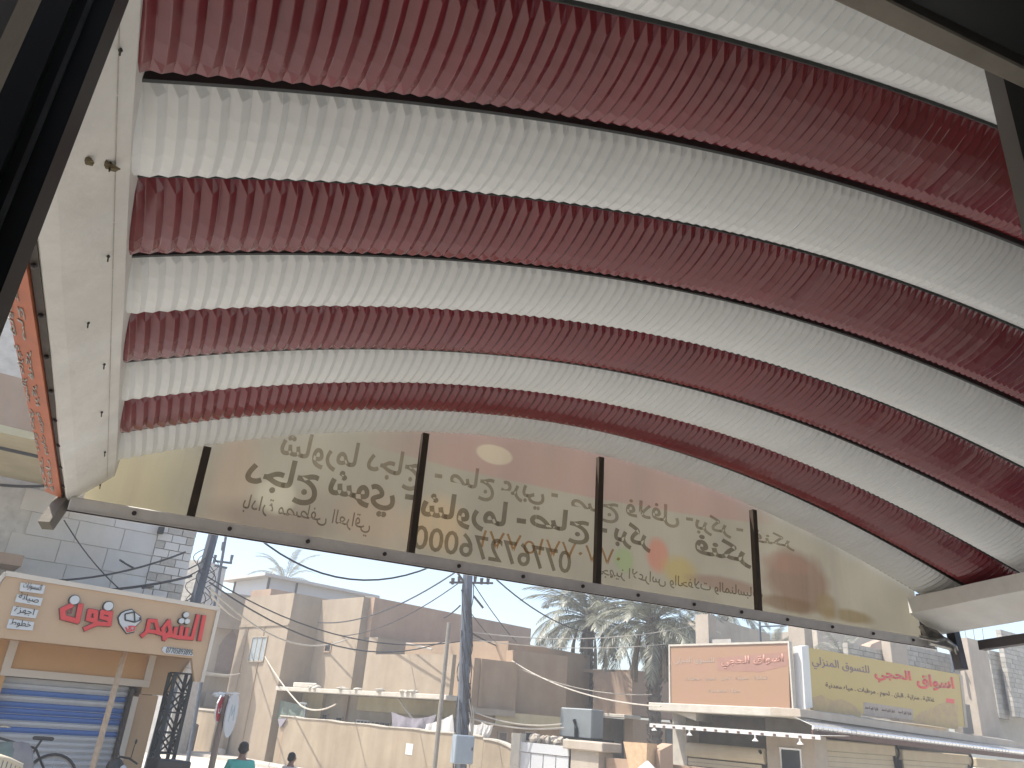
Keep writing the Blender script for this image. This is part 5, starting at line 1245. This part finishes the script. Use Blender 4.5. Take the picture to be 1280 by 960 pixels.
# ================================================================== CABLES
ncab = 0
def cable(p1, Y1, p2, Y2, sag, r, mt, label, n=16):
    a, b = atY(*p1, Y1), atY(*p2, Y2); pts = [a.lerp(b, i/n)-Vector((0,0,4*sag*(i/n)*(1-i/n))) for i in range(n+1)]
    m = MB(); m.tube(pts, r, 5); return tag(m.build('power_cable', mt), label, 'cable', 'overhead cables')
cable((300,652),13,(575,690),13,0.70,0.016,'cable_dark','thick dark cable sagging across the sky below the banner rail')
cable((398,778),40,(580,708),26,0.6,0.03,'cable_dark','dark cable rising from the tan house to the thick pole, upper of the pair')
cable((420,795),40,(580,724),26,0.5,0.022,'cable_dark','thin cable rising to the thick pole just below the darker one')
cable((600,705),26,(745,792),33,0.5,0.03,'cable_dark','dark cable descending from behind the rail to the first palm')
cable((592,730),26,(655,812),36,0.15,0.02,'cable_dark','steep thin cable from the thick pole down to the brown wing')
cable((590,768),26,(640,815),36,0.2,0.015,'cable_dark','short thin cable right of the thick pole falling to the roofs')
cable((588,790),26,(640,812),36,0.1,0.03,'cable_dark','short dark cable leaving the thick pole at roof height')
cable((575,757),26,(555,772),33,0.05,0.03,'cable_dark','short stay cable left of the thick pole')
cable((262,735),24,(440,796),38,0.9,0.03,'cable_pale','pale cable from the cluttered pole across the tower top')
cable((262,728),24,(560,800),34,1.1,0.025,'cable_dark','dark cable running from the cluttered pole past the house front')
cable((262,742),24,(300,775),44,0.1,0.035,'cable_pale','pale cable slanting down onto the niche house')
cable((258,720),24,(585,800),27,0.8,0.02,'cable_dark','long thin cable from the cluttered pole to the thick pole')
cable((327,813),43,(376,882),36,0.15,0.03,'cable_pale','bright cable curving from the tower window to the net post')
cable((376,882),36,(420,880),33,0.2,0.035,'cable_pale','pale cable from the net post along the shaded terrace')
cable((586,897),26,(705,910),24,0.15,0.03,'cable_pale','bright cable from the thick pole over the pale gate')
cable((588,888),26,(702,905),24,0.2,0.022,'cable_pale','second bright cable over the gate, slightly higher')
cable((640,826),30,(826,883),19.5,0.35,0.022,'cable_pale','pale cable sagging from the brown wing to the left ledge corner')
cable((650,836),30,(815,868),26,0.3,0.018,'cable_pale','pale cable crossing the palm trunks above the tank')
cable((590,790),26,(868,782),25,0.35,0.018,'cable_pale','pale cable running level through the palm crowns')
cable((590,799),26,(870,800),25,0.3,0.015,'cable_pale','lower pale cable running level through the palm crowns')
cable((-10,722),16.6,(232,690),17.2,0.25,0.02,'cable_dark','dark cable along the cladding above the orange shop sign')
cable((-10,730),16.6,(240,720),17.2,0.20,0.026,'cable_dark','second dark cable drooping just above the orange sign top')
cable((80,650),17.0,(160,745),16.9,0.10,0.012,'cable_dark','thin diagonal wire on the pale cladding')
cable((178,735),16.9,(250,712),24,0.1,0.02,'cable_dark','dark cable joining the clad building to the cluttered pole')
cable((150,700),16.9,(255,700),24,0.35,0.02,'cable_dark','slack cable over the bare blocks right of the cladding')
cable((0,606),17.2,(60,607),17.2,0.02,0.03,'cable_dark','dark line where yellow soffit meets the cladding')  # thin dark tube drawing the line below the soffit
cable((232,833),16.2,(300,842),40,0.1,0.02,'cable_pale','pale wire from the orange sign to the niche house')
cable((476,800),36,(540,812),33,-0.05,0.045,'cable_pale','pale lamp arm on the shaded wall above the terrace')
cable((497,872),33,(520,905),31,0.0,0.04,'cable_pale','pale rope hanging diagonally before the grey tarpaulin')

# ================================================================== PEOPLE
def skin(name, joints, edges, m_, parent, sub=2):
    root = LOC[parent.name]; me = bpy.data.meshes.new(name); me.from_pydata([Vector(j[0])-root for j in joints], edges, []); o = bpy.data.objects.new(name, me); C.objects.link(o)
    md = o.modifiers.new('skin', 'SKIN'); 
    for i, j in enumerate(joints):
        sv = me.skin_vertices[0].data[i]; sv.radius = j[1] if isinstance(j[1], tuple) else (j[1], j[1]); sv.use_root = (i == 0)
    s_ = o.modifiers.new('sub', 'SUBSURF'); s_.levels = sub
    dg = bpy.context.evaluated_depsgraph_get(); me2 = bpy.data.meshes.new_from_object(o.evaluated_get(dg)); bpy.data.objects.remove(o)
    me2.materials.append(MT[m_]); 
    for p_ in me2.polygons: p_.use_smooth = True
    o = bpy.data.objects.new(name, me2); C.objects.link(o); o.parent = parent; return o
def person(label, head_px, Y, height, shirt, face_az, seed):
    hp = atY(*head_px, Y); k = hp.z/1.0; s = hp.z/1.75; x0, y0 = hp.x, hp.y
    t = thing('person', label, 'person', (x0, y0, 0))
    f = Vector((sin(face_az), cos(face_az), 0)); r = Vector((f.y, -f.x, 0))
    P = lambda a, b, c: Vector((x0, y0, 0))+r*a*s+f*b*s+Vector((0,0,c*s))
    J = [(P(0,0,0.95),(0.15*s,0.11*s)),(P(0,0,1.15),(0.14*s,0.10*s)),(P(0,0,1.35),(0.16*s,0.11*s)),(P(0,-0.01,1.47),(0.08*s,0.07*s)),(P(0,0.0,1.54),(0.052*s,0.055*s)),(P(0,0.02,1.60),(0.068*s,0.082*s)),(P(0,0.02,1.68),(0.074*s,0.094*s)),(P(0,0.0,1.735),(0.045*s,0.055*s))]
    E_ = [(i,i+1) for i in range(7)]
    for sx in (-1,1):
        b = len(J); sw = 0.12*sx*(1 if seed % 2 else -1)
        J += [(P(0.185*sx,0,1.42),0.062*s),(P(0.24*sx,-0.02,1.14),0.046*s),(P(0.25*sx,0.06,0.89),0.036*s),(P(0.25*sx,0.10,0.80),(0.030*s,0.02*s))]
        E_ += [(2,b),(b,b+1),(b+1,b+2),(b+2,b+3)]
        for q in range(4):
            c = len(J); J += [(P(0.25*sx+0.0,0.075+0.018*q,0.775),0.0095*s),(P(0.245*sx,0.08+0.018*q,0.72+0.008*abs(q-1.5)),0.0085*s),(P(0.235*sx,0.085+0.018*q,0.69+0.01*abs(q-1.5)),0.0075*s)]; E_ += [(b+3,c),(c,c+1),(c+1,c+2)]
        c = len(J); J += [(P(0.235*sx,0.135,0.80),0.011*s),(P(0.225*sx,0.15,0.75),0.009*s)]; E_ += [(b+2,c),(c,c+1)]
        b = len(J); J += [(P(0.095*sx,0,0.88),0.095*s),(P(0.10*sx,0.03+sw,0.50),0.062*s),(P(0.10*sx,sw*1.5,0.09),0.042*s),(P(0.11*sx,0.14+sw*1.5,0.04),0.035*s)]; E_ += [(0,b),(b,b+1),(b+1,b+2),(b+2,b+3)]
    body = skin('body', J, E_, 'skin', t)
    # clothes grow a little outside the body
    sJ = [(P(0,0,0.90),(0.175*s,0.13*s)),(P(0,0,1.15),(0.165*s,0.12*s)),(P(0,0,1.36),(0.19*s,0.125*s)),(P(0,-0.01,1.455),(0.10*s,0.085*s))]; sE = [(0,1),(1,2),(2,3)]
    for sx in (-1,1):
        b = len(sJ); sJ += [(P(0.19*sx,0,1.41),0.078*s),(P(0.225*sx,-0.01,1.22),0.070*s)]; sE += [(2,b),(b,b+1)]
    skin('shirt', sJ, sE, shirt, t)
    lJ = [(P(0,0,0.93),(0.165*s,0.125*s))]; lE = []
    for sx in (-1,1):
        sw = 0.12*sx*(1 if seed % 2 else -1); b = len(lJ); lJ += [(P(0.10*sx,0,0.85),0.112*s),(P(0.10*sx,0.03+sw,0.50),0.082*s),(P(0.10*sx,sw*1.5,0.10),0.062*s)]; lE += [(0,b),(b,b+1),(b+1,b+2)]
    skin('trousers', lJ, lE, 'jeans', t)
    m = MB(); m.ball(P(0,-0.012,1.685), 0.088*s, 0.104*s, 0.082*s, n=16, m=10, jit=0.03); 
    for sx in (-1,1): m.ball(P(0.0,-0.03,1.63), 0.084*s, 0.082*s, 0.07*s, n=12, m=8, jit=0.03)
    m.build('hair', 'hair', t, smooth=True)
    for sx in (-1,1):
        m = MB(); m.ball(P(0.088*sx,0.02,1.635), 0.012*s, 0.02*s, 0.032*s, n=7, m=5); m.build('ear', 'skin', t, smooth=True)
        m = MB(); m.ball(P(0.032*sx,0.112,1.655), 0.014*s, 0.010*s, 0.010*s, n=7, m=5); m.build('eye', 'white', t, smooth=True)
    m = MB(); m.ball(P(0,0.125,1.62), 0.014*s, 0.022*s, 0.026*s, n=7, m=5); m.build('nose', 'skin', t, smooth=True)
    m = MB(); m.ball(P(0,0.108,1.58), 0.026*s, 0.010*s, 0.007*s, n=7, m=5); m.build('mouth', 'letter_side', t, smooth=True)
person('person with short dark hair and teal green shirt seen from behind', (306,928), 16.8, 1.75, 'teal', radians(10), 1)
person('smaller person with dark hair in a pale shirt walking ahead of the wall', (366,941), 18.6, 1.6, 'shirt_pale', radians(60), 2)

# ================================================================== TWO WHEELERS AND CHAIR BY THE SHOP
def ring(m, c, e, r_, t_, n=28):
    c = Vector(c); m.tube([c+e*r_*cos(2*pi*i/n)+Vector((0,0,r_*sin(2*pi*i/n))) for i in range(n+1)], t_, 6, cap=False)
def SPt(px, py, v): return S.w(px, py, v)
VW = -1.6
top_ = SPt(70,943,VW); rW = 0.34; hub = Vector((top_.x, top_.y, rW)); zfix = top_.z-2*rW
sad = SPt(60,932,VW); bar_ = SPt(37,919,VW-0.1)
kz_ = (sad.z-0.0)/0.95
bike = thing('bicycle', 'dark old bicycle with a black saddle leaning before the striped shutter', 'bicycle', (hub.x, hub.y, 0))
eB = (S.U()*0.9+S.V()*-0.35).normalized()
zc = top_.z-rW
hub = Vector((top_.x, top_.y, zc)); fhub = hub-eB*1.02
for c_ in (hub, fhub):
    m = MB(); ring(m, c_, eB, rW, 0.018); w_ = m.build('wheel', 'rubber', bike)
    m = MB(); ring(m, c_, eB, rW-0.025, 0.010); m.build('rim', 'bare_metal', w_)
    for i in range(12): m = MB(); a = 2*pi*i/12; m.tube([c_, c_+eB*(rW-0.03)*cos(a)+Vector((0,0,(rW-0.03)*sin(a)))], 0.003, 3); m.build('spoke', 'bare_metal', w_)
bb = hub-eB*0.44+Vector((0,0,-0.06)); st = hub-eB*0.28+Vector((0,0,0.40)); hd = fhub+eB*0.16+Vector((0,0,0.52)); sd_ = hub-eB*0.22+Vector((0,0,0.56))
for a, b in ((hub,bb),(hub,st),(bb,st),(bb,hd-Vector((0,0,0.1))),(st,hd),(fhub,hd),(st,sd_)):
    m = MB(); m.tube([a,b], 0.016, 6); m.build('frame_tube', 'black', bike)
m = MB(); m.add([sd_+eB*0.13+S.V()*0.07, sd_+eB*0.13-S.V()*0.07, sd_-eB*0.14-S.V()*0.02, sd_-eB*0.14+S.V()*0.02]+[q+Vector((0,0,-0.05)) for q in (sd_+eB*0.13+S.V()*0.07, sd_+eB*0.13-S.V()*0.07, sd_-eB*0.14-S.V()*0.02, sd_-eB*0.14+S.V()*0.02)], [(0,1,2,3),(4,5,6,7),(0,1,5,4),(1,2,6,5),(2,3,7,6),(3,0,4,7)]); m.build('saddle', 'black', bike, bevel=0.015)
m = MB(); hb_ = hd+Vector((0,0,0.14)); m.tube([hd,hb_],0.014,6); m.tube([hb_-S.V()*0.26+eB*0.14, hb_-S.V()*0.2, hb_, hb_+S.V()*0.2, hb_+S.V()*0.26+eB*0.14], 0.013, 6); m.build('handlebar', 'bare_metal', bike)
m = MB(); ring(m, bb, eB, 0.09, 0.008, 16); m.tube([bb, bb+eB*0.12+Vector((0,0,-0.12))],0.01,5); m.build('crank', 'black', bike)
bg_ = thing('bundle', 'dull green and grey bundle piled left of the bicycle', 'bag', SPt(12,950,VW-0.3))
m = MB(); c_ = SPt(8,945,VW-0.2); m.ball(c_+Vector((0,0,-0.3)), 0.38, 0.3, 0.48, n=14, m=9, jit=0.06); m.build('green_bag', 'bag', bg_, smooth=True)
m = MB(); c_ = SPt(22,944,VW-0.3); m.ball(c_+Vector((0,0,-0.35)), 0.26, 0.22, 0.52, n=14, m=9, jit=0.06); m.build('grey_bag', 'grey_box', bg_, smooth=True)
# white plastic chair back at the corner
chr_ = thing('plastic_chair', 'cream plastic chair with slotted back cut by the lower left corner', 'chair', SPt(5,958,-3.0))
cz_ = SPt(10,948,-3.0)
zt_c = cz_.z; ux = (S.U()*0.9-S.V()*0.25).normalized(); vx = Vector((-ux.y, ux.x, 0)); o_ = Vector((cz_.x,cz_.y,0))
ra_ = SPt(-6,944,-3.0); rb_ = SPt(27,957,-3.0)
m = MB(); m.tube([ra_, ra_.lerp(rb_,0.5)+Vector((0,0,0.01)), rb_, rb_+Vector((0.01,0,-0.06))], 0.028, 6); m.build('back_rail', 'cream', chr_, smooth=True)
for i in range(6):
    p_ = ra_.lerp(rb_, (i+0.6)/6.4); m = MB(); m.bar(p_-Vector((0,0,0.01)), p_-Vector((0,0,0.42)), 0.035); m.build('back_slat', 'cream', chr_)
mid_ = ra_.lerp(rb_,0.5); m = MB(); m.obox(Vector((ra_.x,ra_.y,mid_.z-0.46)), Vector((rb_.x-ra_.x,rb_.y-ra_.y,0)), Vector((0.1,-0.42,0)), (0,0,0.04)); m.build('seat', 'cream', chr_, bevel=0.01)
for q in ((0,0),(1,0),(0,1),(1,1)):
    b_ = Vector((ra_.x,ra_.y,0))+Vector((rb_.x-ra_.x,rb_.y-ra_.y,0))*q[0]+Vector((0.1,-0.42,0))*q[1]; m = MB(); m.bar(Vector((b_.x,b_.y,mid_.z-0.46)), Vector((b_.x,b_.y,mid_.z-0.88)), 0.04); m.build('leg', 'cream', chr_)
# motorbike
mo = SPt(160,950,-0.9); mc = thing('motorbike', 'black motorbike with mirrors and a rear carrier box parked by the shop pier', 'motorbike', (mo.x,mo.y,0))
eM = (S.U()*0.95+S.V()*0.2).normalized(); nM = Vector((-eM.y, eM.x, 0))
Bp = lambda a, b, c: Vector((mo.x,mo.y,0))+eM*a+nM*b+Vector((0,0,c))
zt_m = mo.z+0.12; q_ = zt_m/1.18
for a in (-0.35,0.9):
    m = MB(); ring(m, Bp(a,0,0.29), eM, 0.25, 0.05); w_ = m.build('wheel', 'rubber', mc); m = MB(); m.tube([Bp(a,-0.05,0.29),Bp(a,0.05,0.29)],0.10,12); m.build('hub', 'bare_metal', w_)
m = MB(); m.prism([Bp(a,-0.12,c*q_) for a, c in ((-0.28,0.80),(0.05,0.98),(0.30,0.92),(0.50,0.82),(1.0,0.84),(1.02,0.72),(0.6,0.55),(0.1,0.50),(-0.2,0.62))], nM*0.24); m.build('body', 'black', mc, bevel=0.03)
m = MB(); m.ball(Bp(-0.18,0,1.02*q_), 0.13, 0.15, 0.14, n=14, m=9); m.build('headlamp_cowl', 'black', mc, smooth=True)
m = MB(); m.ball(Bp(-0.12,-0.16,1.02*q_), 0.05, 0.02, 0.05, n=12, m=7); m.build('lamp', 'panel_white', mc, smooth=True)
m = MB(); m.tube([Bp(-0.02,-0.36,1.08*q_),Bp(-0.06,-0.15,1.12*q_),Bp(-0.06,0.15,1.12*q_),Bp(-0.02,0.36,1.08*q_)],0.016,6); m.build('handlebar', 'black', mc)
for sx in (-1,1):
    m = MB(); m.tube([Bp(-0.06,0.2*sx,1.12*q_),Bp(-0.09,0.28*sx,1.26*q_)],0.008,5); m.ball(Bp(-0.09,0.30*sx,1.29*q_),0.02,0.06,0.04,n=8,m=6); m.build('mirror', 'black', mc)
m = MB(); m.prism([Bp(a,-0.13,c*q_) for a, c in ((0.15,0.93),(0.55,0.90),(0.56,0.99),(0.2,1.0))], nM*0.26); m.build('seat', 'rubber', mc, bevel=0.03)
m = MB(); m.prism([Bp(a,-0.20,c*q_) for a, c in ((0.40,0.90),(0.98,0.90),(0.98,1.10),(0.40,1.12))], nM*0.40); m.build('carrier_box', 'black', mc, bevel=0.02)
m = MB(); m.prism([Bp(a,-0.205,c*q_) for a, c in ((0.70,0.98),(0.92,0.98),(0.92,1.02),(0.70,1.02))], nM*0.004); m.build('box_strip', 'panel_white', mc)

# ================================================================== HAZE
m = MB(); m.box(-70, 90, -8, 90, -1.0, 14.0)
hz = bpy.data.materials.new('haze'); hz.use_nodes = True; n_ = hz.node_tree.nodes
for q in list(n_): 
    if q.type == 'BSDF_PRINCIPLED': n_.remove(q)
pv = n_.new('ShaderNodeVolumePrincipled'); pv.inputs['Color'].default_value = (0.95,0.95,0.95,1); pv.inputs['Density'].default_value = 0.0038; pv.inputs['Anisotropy'].default_value = 0.2
hz.node_tree.links.new(pv.outputs[0], [q for q in n_ if q.type == 'OUTPUT_MATERIAL'][0].inputs['Volume'])
MT['haze'] = hz; tag(m.build('haze', 'haze'), kind='stuff')
